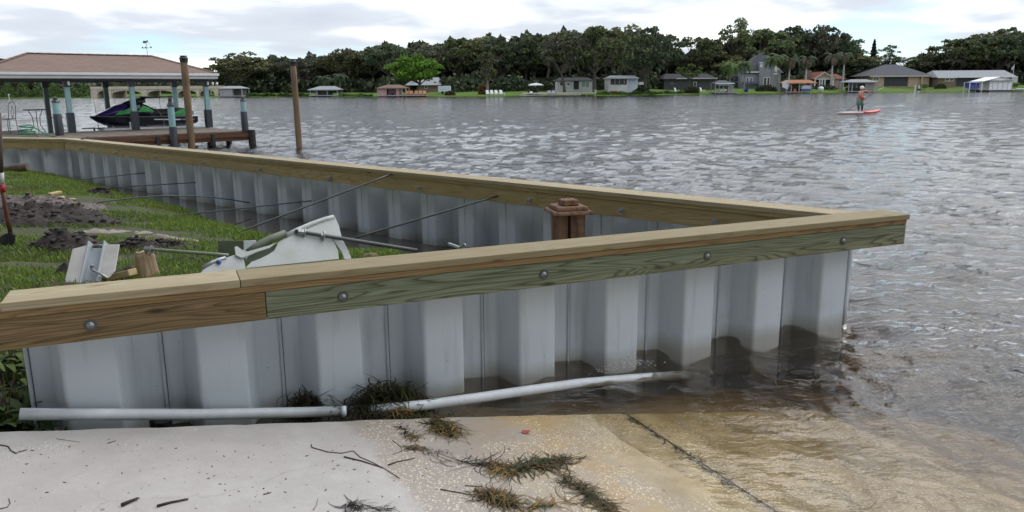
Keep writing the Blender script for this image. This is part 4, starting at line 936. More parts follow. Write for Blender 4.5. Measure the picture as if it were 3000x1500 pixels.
bh = thing('boathouse', 'open boathouse with brown shingle hip roof and teal posts over the dock', 'boathouse', (DC[0], DC[1], 0), DTH)
UF, UB, EL, ER = 3.02, 6.95, -6.75, .30; ZE, ZR = 2.27, 2.878; RL, RR2 = -4.974, -1.182; VR = (UF+UB)/2
def shingle_mat(name, c1, c2, sc=1.0):
    m, t, b = _mat(name); N = NT(t); v = N.co('Object'); sp = N.n('ShaderNodeSeparateXYZ'); N.set(sp.inputs[0], v)
    cb = N.n('ShaderNodeCombineXYZ'); N.set(cb.inputs[0], N.math('ADD', sp.outputs[0], N.math('MULTIPLY', sp.outputs[1], .3))); N.set(cb.inputs[1], N.math('MULTIPLY', sp.outputs[2], 3.2))
    br = N.n('ShaderNodeTexBrick'); N.set(br.inputs['Vector'], cb.outputs[0]); br.inputs['Scale'].default_value = 1.0*sc; br.inputs['Brick Width'].default_value = .32; br.inputs['Row Height'].default_value = .14; br.inputs['Mortar Size'].default_value = .008
    br.inputs['Color1'].default_value = (*c1, 1); br.inputs['Color2'].default_value = (*c2, 1); br.inputs['Mortar'].default_value = (*mul(c1, .55), 1); br.inputs['Bias'].default_value = 0
    c = N.mix(N.math('MULTIPLY', N.noise(v, 2.5, 5, .65), .5), br.outputs[0], mul(c1, .7)); N.set(b.inputs['Base Color'], c); b.inputs['Roughness'].default_value = .95; b.inputs['Specular IOR Level'].default_value = .2
    N.set(b.inputs['Normal'], N.bump(N.math('ADD', br.outputs['Fac'], N.noise(v, 60, 3)), .5, .01)); return m
SHB = shingle_mat('brown_shingles', (.235,.165,.135), (.19,.132,.108))
WTRIM = M('white_trim', (.62,.63,.63), .5, .06, 3)
A_, B_, C_, D_ = (EL, UF, ZE), (ER, UF, ZE), (ER, UB, ZE), (EL, UB, ZE); R1, R2 = (RL, VR, ZR), (RR2, VR, ZR)
def rf(mb, pts): mb.slab(pts, .03)
roof = MB(); rf(roof, [A_, B_, R2, R1]); rf(roof, [B_, C_, R2]); rf(roof, [C_, D_, R1, R2]); rf(roof, [D_, A_, R1])
roof = roof.build('roof', SHB, bh)
HIPM = shingle_mat('hip_shingles', (.20,.125,.095), (.17,.105,.08))
def ridge_cap(p, q, n):
    p = Vector(p); q = Vector(q)
    for k in range(n):
        a = p.lerp(q, k/n); b = p.lerp(q, (k+1.12)/n); d = (b-a).normalized(); s = Vector((d.y, -d.x, 0)).normalized()*.09
        MB().slab([a-s+Vector((0,0,.004)), a+Vector((0,0,.035)), b+Vector((0,0,.028)), b-s+Vector((0,0,-.002))], .012).add(*(lambda P: (P, [(0,1,2,3)]))([a+Vector((0,0,.035)), a+s+Vector((0,0,.004)), b+s+Vector((0,0,-.002)), b+Vector((0,0,.028))])).build('ridge_shingle', HIPM, roof)
ridge_cap(R1, R2, 13); ridge_cap(A_, R1, 9); ridge_cap(B_, R2, 9)
g = MB(); t_ = .045
for (x0, y0), (x1, y1) in (((EL,UF),(ER,UF)),((ER,UF),(ER,UB)),((ER,UB),(EL,UB)),((EL,UB),(EL,UF))):
    d = np.array([x1-x0, y1-y0]); d /= np.linalg.norm(d); nrm = np.array([d[1], -d[0]])
    for off, h0, h1, nm, mt in ((.0, -.115, -.012, 'gutter', WTRIM), (-.035, -.215, -.118, 'fascia', M('grey_trim', (.44,.45,.45), .55, .06, 3))):
        p0 = np.array([x0, y0])-d*(off if off > 0 else off*0); p1 = np.array([x1, y1]); q0 = p0+nrm*(.06+off); q1 = p1+nrm*(.06+off); r0 = p0+nrm*off; r1 = p1+nrm*off
        e = .06+off; q0 = q0-d*e; q1 = q1+d*e
        MB().hexa([(r0[0],r0[1],ZE+h0),(r1[0],r1[1],ZE+h0),(q1[0],q1[1],ZE+h0+.02),(q0[0],q0[1],ZE+h0+.02),(r0[0],r0[1],ZE+h1),(r1[0],r1[1],ZE+h1),(q1[0],q1[1],ZE+h1),(q0[0],q0[1],ZE+h1)]).build(nm, mt, bh, bevel=.008, seg=2)
MB().box(EL+.02, ER-.02, UF+.02, UB-.02, ZE-.20, ZE-.17).build('soffit', M('soffit', (.30,.31,.31), .7, .08, 4), bh)
LAMPW = M('lamp_glass', (.75,.75,.72), .2, .03, 5)
def post(u, v, zb, zt, front=True):
    p = thing('x', 'x', 'x') if False else None
    h = .072
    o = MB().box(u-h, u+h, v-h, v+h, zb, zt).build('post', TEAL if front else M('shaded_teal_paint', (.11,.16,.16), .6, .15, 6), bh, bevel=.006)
    MB().box(u-.105, u+.105, v-.105, v+.105, zb, zb+.62).build('bottom_sleeve', SLEEVE, o, bevel=.015, seg=2)
    MB().box(u-.10, u+.10, v-.10, v+.10, zt-.24, zt).build('top_sleeve', SLEEVE, o, bevel=.012, seg=2); return o
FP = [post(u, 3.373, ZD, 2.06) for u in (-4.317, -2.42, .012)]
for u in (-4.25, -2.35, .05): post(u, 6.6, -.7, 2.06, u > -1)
for u in (-4.317, .012):
    MB().lathe([(.02,0),(.038,.02),(.042,.09),(.03,.12),(.012,.13)], 10, (u+.03, 3.373-.14, 1.86)).build('wall_lamp', LAMPW, bh, smooth=True)
for u0 in (-3.55, .42):
    fl = MB().box(u0-.16, u0+.16, 3.62, 3.66, 1.95, 2.0).build('floodlight', SLEEVE, bh)
    for s in (-1, 1): MB().ball((u0+s*.075, 3.58, 1.91), .048, 10, 8, 1, 1, 1.1).build('bulb', LAMPW, fl, smooth=True)
MB().box(EL+.3, ER-.2, 3.30, 3.44, 1.99, 2.055).build('beam', SLEEVE, bh); MB().box(EL+.3, ER-.2, 6.53, 6.67, 1.99, 2.055).build('beam', SLEEVE, bh)
# weathervane on the ridge
wv = thing('weathervane', 'spindly weathervane standing on the boathouse ridge', 'weathervane', dk_(RR2-.12, VR, ZR+.02), DTH)
VM = M('iron', (.10,.10,.11), .5, .2, 10, metal=.5)
MB().tube([(0,0,0),(.0,0,.32),(-.01,0,.5)], .007, 6).build('rod', VM, wv)
MB().tube([(-.14,0,.24),(.14,0,.26)], .006, 6).tube([(0,-.14,.25),(0,.14,.25)], .006, 6).build('direction_arms', VM, wv)
for q in ((-.14,0,.24),(.14,0,.26),(0,.14,.25)): MB().box(q[0]-.022, q[0]+.022, q[1]-.004, q[1]+.004, q[2]-.01, q[2]+.045).build('letter_plate', VM, wv)
MB().slab([(-.13,0,.42),(-.05,0,.40),(.06,0,.45),(.05,0,.53),(.0,0,.47),(-.08,0,.50)], .006).tube([(.05,0,.45),(.13,0,.38)], .005, 5).build('figure', VM, wv)
# lamp bollards
def bollard(u, v, zb, h, label, r=.10):
    o = thing('dock_bollard', label, 'bollard', dk_(u, v, zb), DTH, 'teal topped dock bollards')
    MB().lathe([(r*1.12,0),(r*1.12,h*.56),(r*1.05,h*.57)], 14).build('sleeve', SLEEVE, o, angle=40)
    MB().lathe([(r*.95,h*.56),(r*.95,h*.86),(r*.93,h*.87)], 14).build('shaft', TEAL, o, angle=40)
    c = MB().lathe([(r*1.12,h*.868),(r*1.1,h*.885),(r*.7,h*.93),(r*.6,h*.94)], 8).build('cap', SLEEVE, o); MB().lathe([(r*.52,h*.94),(r*.55,h*.985),(r*.3,h)], 8).build('lamp', BLACK, c)
uu_, vv_ = dinv(gz(175, 397, ZD)); bollard(uu_, max(.3, vv_), ZD, 1.10, 'teal bollard with black foot nearest the left end of the dock', .105)
bollard(-.13, .02, ZD, 1.06, 'teal bollard on the outer corner of the dock', .095)
def upx(px, v, z):
    best = min(np.linspace(-7, 2, 1801), key=lambda u: abs(proj(dk_(u, v, z))[0]-px)); return float(best)
def proj(p):
    d = np.array(p, float)-CP; w = d @ FW; return (1500+F*(d @ RT)/w, 750-F*(d @ UP)/w)
ub = upx(508, -.16, .4); o = bollard(ub, -.16, -.5, 1.98, 'tall teal bollard standing in the water in front of the jet ski', .10)
# mooring piles
PILEW = M('pile_wood', (.20,.125,.065), .9, .3, 3, col2=(.10,.07,.045), bump=.8, bscale=18, stretch=(3,3,.6))
def pile(px, py, ptop, lean, label, r):
    p = gz(px, py, 0); zt = gy(px-10, ptop, p[1])[2]; o = thing('mooring_pile', label, 'pile', (p[0], p[1], -.8), 0, 'tall mooring piles')
    n = 7; MB().tube([(lean*t*(zt+.8), 0, (zt+.8)*t) for t in np.linspace(0, 1, n)], [r*(1.03-.08*t+.02*math.sin(9*t)) for t in np.linspace(0, 1, n)], 14).build('shaft', PILEW, o, smooth=True)
    x = lean*(zt+.8); MB().lathe([(r*1.12,-.10),(r*1.12,-.02),(r*1.25,0),(r*1.22,.02),(r*.9,.06),(r*.95,.09)], 12, (x,0,zt+.8)).build('cap', BLACK, o, angle=40)
pile(562, 430, 172, .0, 'tall brown mooring pile in front of the boathouse', .105); pile(878, 432, 182, -.012, 'tall brown mooring pile standing alone right of the dock', .088)
# dock furniture
FUR = M('wrought_iron', (.09,.085,.08), .55, .2, 12, metal=.3)
fb = gz(148, 392, ZD); fu, fv = dinv(fb); ch = thing('bistro_table', 'spindly iron bistro table at the left of the dock', 'table', dk_(fu-.15, fv+.9, ZD), DTH)
MB().lathe([(.33,.70),(.34,.72),(.33,.735)], 18).build('table_top', FUR, ch)
for k in range(3):
    a = 2.1*k+.4; MB().tube([(.25*math.cos(a),.25*math.sin(a),0),(.10*math.cos(a),.10*math.sin(a),.25),(.12*math.cos(a),.12*math.sin(a),.5),(.22*math.cos(a),.22*math.sin(a),.70)], .011, 6).build('leg', FUR, ch)
for k, (du, dv, rz_c, lab) in enumerate(((.65, .5, 2.2, 'iron bistro chair behind the left boathouse post'), (-.75, .1, -.3, 'iron bistro chair left of the bistro table'))):
    cc = thing('bistro_chair', lab, 'chair', dk_(fu-.15+du, fv+.9+dv, ZD), rz_c)
    MB().lathe([(.19,.44),(.20,.455),(.19,.465)], 16).build('seat', FUR, cc)
    for sx in (-1, 1):
        MB().tube([(sx*.15,-.16,0),(sx*.14,-.14,.45)], .010, 6).build('leg', FUR, cc); MB().tube([(sx*.16,.17,0),(sx*.14,.15,.45),(sx*.15,.20,.85)], .010, 6).build('leg', FUR, cc)
    MB().tube([(-.15,.20,.85),(-.08,.21,.95),(0,.215,.985),(.08,.21,.95),(.15,.20,.85)], .010, 6).tube([(0,.16,.46),(-.06,.19,.65),(0,.205,.85),(.06,.19,.65),(0,.16,.46)], .007, 5).build('backrest', FUR, cc)
hp = gz(10, 400, .5); ho = thing('garden_hose', 'green garden hose coiled at the left end of the dock', 'hose', (hp[0]-.2, hp[1]+1.2, ZD))
MB().tube([((.30-.004*k)*math.cos(k*.42)+.1, .22*math.sin(k*.42), .03+.007*k) for k in range(46)]+[(.6,.1,.05),(.9,.0,.02)], .018, 7).build('coil', M('green_hose', (.03,.20,.10), .45), ho, smooth=True)

# ---- jet ski on its lift
JV = 4.75; JU0, JU1 = upx(264, JV, .85), upx(566, JV, .75)
LIFTW = M('lift_white', (.66,.67,.68), .4, .06, 4)
lf_ = thing('boat_lift', 'white beam boat lift cradle under the jet ski', 'boat lift', dk_((JU0+JU1)/2, JV, 0), DTH)
for s in (-1, 1):
    MB().box(-1.42, 1.62, s*.36-.05, s*.36+.05, .37, .46).build('bunk_beam', LIFTW, lf_, bevel=.012, seg=2)
    for x in (-1.0, -.1, .9): MB().tube([(x, s*.36, -.7), (x, s*.36, .37)], .03, 8).build('leg', LIFTW, lf_)
    MB().tube([(-.62, s*.52, .30), (-.62, s*.52, .60)], .022, 8).ball((-.62, s*.52, .62), .035).build('guide_post', LIFTW, lf_)
for x in (-1.3, .1, 1.4): MB().box(x-.04, x+.04, -.40, .40, .29, .368).build('cross_beam', LIFTW, lf_, bevel=.008)
MB().box(-1.98, -1.30, -.10, .10, .45, .48).tube([(-1.62,0,.30),(-1.62,0,.46)], .03, 8).build('winch_step', M('dark_step', (.05,.05,.05), .6), lf_, bevel=.004)
MB().box(-2.9, 1.9, -.75, -.56, .36, .40).build('teal_walkway', M('teal_plank', (.03,.16,.15), .6, .15, 5), lf_)
js = thing('jet_ski', 'black jet ski with green panels and purple hood on the lift', 'jet ski', dk_((JU0+JU1)/2, JV, .44), DTH); js.scale = (1, 1, .90)
Lj = (JU1-JU0); k_ = Lj/3.3
HUL = M('jet_black', (.012,.014,.022), .18, .15, 5); JG = M('jet_green', (.015,.33,.055), .25, .12, 5); JP = M('jet_purple', (.035,.02,.14), .22, .15, 5); JGR = M('jet_grey', (.20,.23,.24), .4, .12, 6); JW = M('jet_white', (.6,.62,.63), .35, .06, 5); SEATM = M('seat_black', (.022,.022,.024), .6, .2, 20)
def sect(x, w, zk, zc, zs, n=0):   # hull ring: keel, chine, gunwale
    return [(x,0,zk),(x,w*.62,zk+(zc-zk)*.55),(x,w*.96,zc),(x,w,zs),(x,w*.5,zs+.012),(x,0,zs+.015),(x,-w*.5,zs+.012),(x,-w,zs),(x,-w*.96,zc),(x,-w*.62,zk+(zc-zk)*.55)]
S = [(-1.66,.03,.42,.44,.47),(-1.5,.17,.27,.37,.47),(-1.25,.31,.12,.28,.455),(-.9,.44,.03,.20,.44),(-.4,.53,.0,.165,.42),(.3,.57,.0,.15,.41),(1.0,.57,.0,.15,.40),(1.5,.55,.01,.16,.39),(1.63,.52,.05,.17,.38)]
MB().loft([sect(x*k_, w, a, b, c) for x, w, a, b, c in S]).build('hull', HUL, js, angle=50)
MB().loft([[(x*k_,s*(w+.012),z-.014),(x*k_,s*(w+.03),z),(x*k_,s*(w+.012),z+.016),(x*k_,s*(w-.02),z)] for x, w, z in ((-1.64,.04,.47),(-1.25,.31,.457),(-.4,.53,.425),(1.0,.57,.405),(1.6,.53,.385))] if (s := 1) else []).build('bumper', JGR, js)
s = -1; MB().loft([[(x*k_,s*(w+.012),z-.014),(x*k_,s*(w+.03),z),(x*k_,s*(w+.012),z+.016),(x*k_,s*(w-.02),z)] for x, w, z in ((-1.64,.04,.47),(-1.25,.31,.457),(-.4,.53,.425),(1.0,.57,.405),(1.6,.53,.385))]).build('bumper', JGR, js)
def arch(x, w, z0, z1, f=.6): return [(x*k_,-w,z0),(x*k_,-w*.92,z0+(z1-z0)*.55),(x*k_,-w*f,z0+(z1-z0)*.92),(x*k_,0,z1),(x*k_,w*f,z0+(z1-z0)*.92),(x*k_,w*.92,z0+(z1-z0)*.55),(x*k_,w,z0)]
MB().loft([arch(-1.5,.12,.455,.50),arch(-1.2,.27,.45,.66),arch(-.9,.36,.44,.84),arch(-.62,.36,.46,.94),arch(-.5,.33,.6,.95)]).build('hood', JP, js, smooth=True)
MB().loft([arch(-1.02,.385,.44,.56),arch(-.75,.44,.43,.76),arch(-.4,.45,.42,.95),arch(-.1,.40,.42,.98),arch(.12,.33,.42,.82),arch(.28,.29,.42,.62)]).build('side_fairing', HUL, js, smooth=True)
for s in (-1, 1):
    MB().slab([(-1.0*k_,s*.405,.50),(-.70*k_,s*.452,.52),(-.42*k_,s*.462,.56),(-.55*k_,s*.455,.70),(-.82*k_,s*.43,.66)], .012).build('green_panel', JG, js)
    MB().slab([(-.30*k_,s*.455,.60),(.05*k_,s*.41,.60),(.26*k_,s*.33,.60),(.10*k_,s*.37,.76),(-.12*k_,s*.42,.84)], .014).build('green_panel', JG, js)
MB().loft([arch(-.62,.24,.86,.95),arch(-.38,.26,.88,1.06),arch(-.12,.24,.9,1.13),arch(.06,.18,.95,1.10)]).build('dash', HUL, js, smooth=True)
MB().loft([arch(-.74,.452,.55,.66,.9),arch(-.45,.462,.66,.80,.9),arch(-.2,.44,.74,.88,.9)]).build('grey_panel', JGR, js)
MB().loft([arch(.10,.24,.42,.86),arch(.35,.25,.42,.70),arch(.7,.26,.42,.69),arch(1.05,.25,.42,.74),arch(1.35,.23,.41,.72),arch(1.48,.18,.41,.60)]).build('seat', SEATM, js, smooth=True)
for s in (-1, 1):
    MB().slab([(.72*k_,s*.40,.43),(1.05*k_,s*.36,.62),(1.38*k_,s*.33,.72),(1.45*k_,s*.36,.60),(1.3*k_,s*.41,.47)], .012).build('tail_panel', JG, js)
    MB().slab([(.85*k_,s*.42,.42),(1.35*k_,s*.42,.50),(1.52*k_,s*.40,.62),(1.55*k_,s*.42,.44)], .012).build('tail_trim', JGR, js)
    MB().slab([(.15*k_,s*.578,.33),(1.05*k_,s*.580,.30),(1.0*k_,s*.578,.255),(.15*k_,s*.578,.29)], .006).build('white_stripe', JW, js)
    MB().slab([(1.08*k_,s*.580,.30),(1.5*k_,s*.565,.29),(1.46*k_,s*.565,.245),(1.06*k_,s*.580,.255)], .006).build('grey_decal', JGR, js)
    MB().slab([(-.6*k_,s*.49,.42),(-.1*k_,s*.53,.41),(-.1*k_,s*.53,.385),(-.6*k_,s*.485,.395)], .006).build('grey_decal', JGR, js)
    MB().tube([(.02*k_,s*.05,1.08),(.10*k_,s*.22,1.12),(.20*k_,s*.38,1.11)], .016, 8).build('handlebar', BLACK, js)
    MB().ball((-.25*k_,s*.34,1.02), .07, 8, 6, 1.3, .7, .6).build('mirror', HUL, js, smooth=True)
MB().tube([(-.05*k_,0,1.13),(.15*k_,0,1.14),(.36*k_,0,1.10)], [.05,.035,.012], 8).build('handle_pad', BLACK, js, smooth=True)
MB().tube([(.42*k_,-.60,.02),(.46*k_,-.585,.30),(.40*k_,-.42,.55),(.32*k_,-.20,.74),(.32*k_,.2,.74),(.42*k_,.6,.02)], .016, 5).build('tie_strap', M('strap', (.16,.13,.08), .8), js)
for i, (u, v, zt, lab) in enumerate(((upx(281, 6.2, 1.2), 6.2, 1.62, 'thin fishing rod standing behind the jet ski nose'), (upx(341, 6.6, 1.2), 6.6, 1.75, 'thin fishing rod behind the jet ski hood'), (upx(471, 6.6, 1.2), 6.6, 1.80, 'thin fishing rod behind the jet ski seat'))):
    o = thing('fishing_rod', lab, 'fishing rod', dk_(u, v, .4), DTH, 'fishing rods behind the jet ski'); MB().tube([(0,0,0),(-.02,0,.5),(-.06,0,zt-.4)], [.012,.008,.004], 6).build('blank', FUR, o); MB().tube([(0,-.03,.32),(0,.03,.32)], .03, 8).build('reel', FUR, o)

# ================================================================== FAR SHORE
SHPX = [(-1500,292),(-700,290),(0,288),(300,286),(640,285),(950,283),(1150,284),(1500,282),(1700,281),(1850,279),(2000,276.5),(2300,273.5),(2600,270.5),(2950,268.5),(3500,264.5),(4300,259)]
SH = [gz(a, b, 0) for a, b in SHPX]
def shoreY(px): return float(np.interp(px, [a for a, _ in SHPX], [p[1] for p in SH]))
def kz(px): return float(np.interp(px, [0, 1000, 1500, 2000, 2500, 3000], [.02, .022, .024, .035, .05, .05]))
def tz(b, px): return .18+(min(b, 32)*kz(px)+max(0, b-32)*.012 if b > 0 else 0)
def fp(px, b):
    Yv = shoreY(px)+b; p = gy(px, 260, Yv); return np.array([p[0], Yv, tz(b, px)])
def mpp(px, b): return float((gy(px+10, 260, shoreY(px)+b)[0]-gy(px, 260, shoreY(px)+b)[0])/10)     # metres per photo pixel there
def zat(px, py, b): return float(gy(px, py, shoreY(px)+b)[2])
def lawn_mat():
    m, t, b = _mat('far_lawn'); N = NT(t); v = N.co('World')
    c = N.mix(N.noise(v, .15, 5, .6), (.055,.115,.018), (.115,.175,.03)); c = N.mix(N.ramp(N.noise(v, .05, 3), [(.5, 0), (.65, .7)]), c, (.05,.065,.02))
    N.set(b.inputs['Base Color'], c); b.inputs['Roughness'].default_value = .95; b.inputs['Specular IOR Level'].default_value = .1
    N.set(b.inputs['Normal'], N.bump(N.noise(v, 2.5, 4), .6, .2)); return m
pxs = np.linspace(-1500, 4300, 200); bs = [-6, -.6, -.05, .05, 3, 8, 15, 24, 32, 60, 120, 400, 1500]
V = []
for b in bs:
    for px in pxs:
        p = fp(px, b); w = 1.2*math.sin(px*.031)+.8*math.sin(px*.083)
        z = -9.0 if b == -6 else (-.35 if b == -.6 else (tz(0, px)-.03 if b == -.05 else p[2]+(.12*math.sin(px*.05+b) if b > 3 else 0)))
        V.append((p[0], p[1]+w*.3, z))
n = len(pxs); ii = np.arange(len(V)).reshape(len(bs), n)
struct(npmesh('far_shore', V, np.stack([ii[:-1,:-1], ii[:-1,1:], ii[1:,1:], ii[1:,:-1]], -1).reshape(-1, 4), lawn_mat(), smooth=False))

# ---- foliage
def quads_mesh(name, C, S, rngq, mat, parent=None, droop=0.0):
    n = len(C); a = rngq.normal(size=(n, 3)); a /= np.linalg.norm(a, axis=1)[:,None]; h = rngq.normal(size=(n, 3)); b = np.cross(a, h); b /= np.linalg.norm(b, axis=1)[:,None]
    S = np.broadcast_to(np.asarray(S).reshape(-1, 1), (n, 1))*(.6+.8*rngq.random((n, 1))); s2 = S*(.5+.4*rngq.random((n, 1)))
    if droop: a = a*.5; a[:,2] -= droop; 
    V = np.stack([C-a*S, C-b*s2*.9, C+a*S, C+b*s2], 1).reshape(-1, 3); Fq = np.arange(n*4).reshape(n, 4)
    return npmesh(name, V, Fq, mat, parent)
BARK = M('far_bark', (.075,.062,.052), .95, .35, 2, bump=.6, bscale=6)
OAKG = [leafmat('oak_leaves_%d' % i, c, .55, .34, .35) for i, c in enumerate([(.088,.120,.052), (.074,.108,.060), (.110,.120,.056), (.090,.102,.070)])]
MOSS = leafmat('spanish_moss', (.085,.088,.066), .35, .2, .2)
def oak_proto(seed, R=8.0, H=20.0, nl=48, leaf=.42, mat=None, per=84, low=.32, flat=.7, moss=0, trunkr=.55, shellmin=.45, limbs=14):
    r = np.random.default_rng(seed); t = thing('tree', 'proto', 'tree'); C = []; tops = []
    cz = H*(.5+low/2); rz_ = H*(.5-low/2)
    for i in range(nl):
        d = r.normal(size=3); d /= np.linalg.norm(d); d[2] = d[2]*.9+.12; f = shellmin+(1-shellmin)*r.random()**.6
        c = np.array([d[0]*R*f, d[1]*R*f, cz+d[2]*rz_*f]); c[2] = min(c[2], H*.97); rl = R*(.15+.15*r.random()); tops.append((c, rl))
        q = r.normal(size=(per, 3)); q /= np.linalg.norm(q, axis=1)[:,None]; q[:,2] = np.abs(q[:,2])*1.2-.35
        C.append(c+q*rl*np.array([1, 1, flat])*(.55+.55*r.random((per, 1))))
    C = np.concatenate(C); quads_mesh('crown', C, leaf, r, mat or OAKG[seed % 4], t)
    tr = MB(); lean = r.normal(0, .6, 2)
    fork = np.array([lean[0], lean[1], H*(low+.06)])
    tr.tube([(0,0,-1),(lean[0]*.3, lean[1]*.3, H*low*.5), tuple(fork)], [trunkr*1.25, trunkr*.9, trunkr*.62], 8)
    for c, rl in tops[:limbs]:
        mid = (fork+c)/2+np.array([0, 0, -.4]); tr.tube([tuple(fork-np.array([0,0,.5])), tuple(mid), tuple(c)], [trunkr*.5, trunkr*.26, .06], 5)
    tr.build('trunk', BARK, t, norm=False)
    if moss:
        k = moss; pick = r.integers(0, len(C), k); M0 = C[pick]-np.array([0, 0, .8]); quads_mesh('moss', M0, .55, r, MOSS, t, droop=1.6)['kind'] = 'stuff'
    return t
PROTO = [oak_proto(100+i, R=8.5, H=20, nl=[52,46,58,50,40,60][i], low=[.25,.30,.22,.28,.36,.2][i], moss=[160,0,220,120,0,200][i]) for i in range(6)]
AIRY = [oak_proto(140+i, R=7, H=22, nl=46, low=.34, per=48, leaf=.36, shellmin=.35, limbs=40) for i in range(2)]
PSIZE = {id(o): (8.5*1.12, 20.0) for o in PROTO}; PSIZE.update({id(o): (7*1.12, 22.0) for o in AIRY})
USED = set(); rt_ = random.Random(6)
def tree(proto, px, top, wpx, b, label, name='oak_tree', cat='tree', group='trees along the far shore'):
    p = fp(px, b); z1 = zat(px, top, b); R0, H0 = PSIZE[id(proto)]
    if id(proto) in USED: t = copy_tree(proto)
    else: t = proto; USED.add(id(proto))
    t.name = name; t.location = tuple(p); s = wpx*mpp(px, b)/2/R0; t.scale = (s, s, (z1-p[2])/H0); t.rotation_euler = (0, 0, rt_.random()*6.28)
    tag(t, label, cat, group); return t
TREES = [  # px, top, width, metres back from the water, prototype, label
 (-60,150,190,30,1,'dark tree behind the left edge of the boathouse roof'),
 (70,215,170,26,2,'low leafy tree seen under the left of the boathouse roof'),
 (640,192,110,44,0,'low dark oak right of the boathouse roof edge'),
 (712,152,150,40,2,'rounded dark oak between the two mooring piles'),
 (800,168,120,50,5,'dark oak just left of the lone mooring pile'),
 (905,168,150,46,3,'oak above the grey pavilion roof, left half'),
 (985,160,120,52,0,'oak above the grey pavilion roof, right half'),
 (1020,143,130,48,2,'tall oak left of the pink boathouse'),
 (1090,146,110,56,4,'dark oak filling in behind the pink boathouse'),
 (1140,123,120,52,1,'tall oak directly above the pink boathouse'),
 (1205,140,120,60,5,'dark oak behind the left of the bright green tree'),
 (1270,124,110,56,3,'tall oak behind the top of the bright green tree'),
 (1345,110,130,58,0,'tall oak over the white trailer'),
 (1405,106,120,60,2,'tall oak behind the mossy cypress'),
 (1470,112,130,56,5,'tall oak above the white lawn chairs'),
 (1540,112,120,58,1,'dark oak over the white patio umbrella'),
 (1600,92,140,52,4,'tall oak left of the highest middle clump'),
 (1655,88,120,15,3,'mossy oak in front of the white house, left'),
 (1742,74,160,14,0,'highest oak in the middle, over the white house'),
 (1820,74,150,46,2,'broad oak over the screened porch of the white house'),
 (1890,80,120,16,5,'oak right of the screened porch with drooping moss'),
 (1950,96,110,56,1,'ragged oak beside the gap of sky'),
 (1990,150,110,60,3,'lower oak filling the gap of sky'),
 (2035,104,110,56,4,'oak left of the tall airy tree'),
 (2090,150,140,58,2,'dark oak mass behind the low dark house'),
 (2230,82,150,56,0,'tall oak above the steep grey roof'),
 (2300,78,130,60,5,'tall oak above the left royal palms'),
 (2375,72,150,58,3,'high oak above the tan gabled house'),
 (2440,100,120,60,1,'oak behind the right royal palms'),
 (2500,150,110,54,2,'dark oak right of the royal palms'),
 (2520,175,90,48,5,'short oak left of the hip roof house'),
 (2660,165,130,60,4,'low oak behind the ridge of the hip roof house'),
 (2745,150,130,56,3,'oak between the hip roof house and the long low house'),
 (2800,110,150,58,0,'tall oak above the left of the long low house'),
 (2860,96,140,60,2,'tall oak above the blue boat'),
 (2915,84,140,56,5,'highest oak on the right, above the white shed'),
 (2975,86,120,60,1,'tall oak above the flagpole'),
 (3050,110,150,52,3,'dark oak cut by the right edge of the picture'),
]
for px, top, w, b, k, lab in TREES: tree(PROTO[k], px, top, w*1.3, b, lab)
tree(AIRY[0], 2152, 54, 120, 60, 'tall airy see-through tree above the small grey boathouse')
tree(AIRY[1], 2592, 132, 78, 60, 'small airy tree in the sky gap left of the hip roof house')
# oaks added out of view, behind and to the left, to shade the near walls
for i, (x, y, k, s, lab) in enumerate(((-10,-7,2,.85,'unseen oak added for shade behind the camera, to the left'),(0,-11,0,.8,'unseen oak added for shade straight behind the camera'),(8,-12,5,.7,'unseen oak added for shade behind the camera, to the right'),(-17,-3,3,.72,'unseen oak added for shade left of the camera'),(-24,6,1,.7,'unseen oak added for shade beyond the left edge of the view'),(-5,-8,5,.8,'unseen low-branched oak added for shade close behind the camera'),(-12,-13,0,.9,'unseen tall oak added for shade far behind the camera on the left'),(3,-17,3,.9,'unseen tall oak added for shade far behind the camera on the right'),(-12.5,-.5,4,.72,'oak added for shade close to the left, out of view'),(-15.5,5,0,.62,'smaller oak added for shade to the left, out of view'))):
    t = copy_tree(PROTO[k]); t.name = 'oak_tree'; t.location = (x, y, .3); t.scale = (s, s, s*.9); t.rotation_euler = (0, 0, i*1.3); tag(t, lab, 'tree')
# unused prototypes would sit at the origin
# ---- special trees
def place(t, px, b, label, cat='tree', name=None):
    p = fp(px, b); t.location = tuple(p); tag(t, label, cat); 
    if name: t.name = name
    return t
mp_ = mpp(1220, 14); hb_ = zat(1220, 166, 14)-tz(14, 1220)
bt = oak_proto(200, R=73*mp_, H=hb_, nl=64, leaf=.36, mat=leafmat('bright_leaves', (.085,.185,.022), .45, .3, .05), per=80, low=.26, flat=.65, trunkr=.35); place(bt, 1218, 14, 'bright green spreading tree behind the orange chairs', name='bright_tree')
mp_ = mpp(2018, 9); hb_ = zat(2018, 188, 9)-tz(9, 2018)
pt = oak_proto(204, R=36*mp_, H=hb_, nl=22, leaf=.30, mat=leafmat('pale_leaves', (.075,.125,.03), .5, .3, .05), per=46, low=.45, flat=.5, trunkr=.18, shellmin=.6); place(pt, 2018, 9, 'pale small tree with crooked white limbs before the low dark house', name='pale_tree')
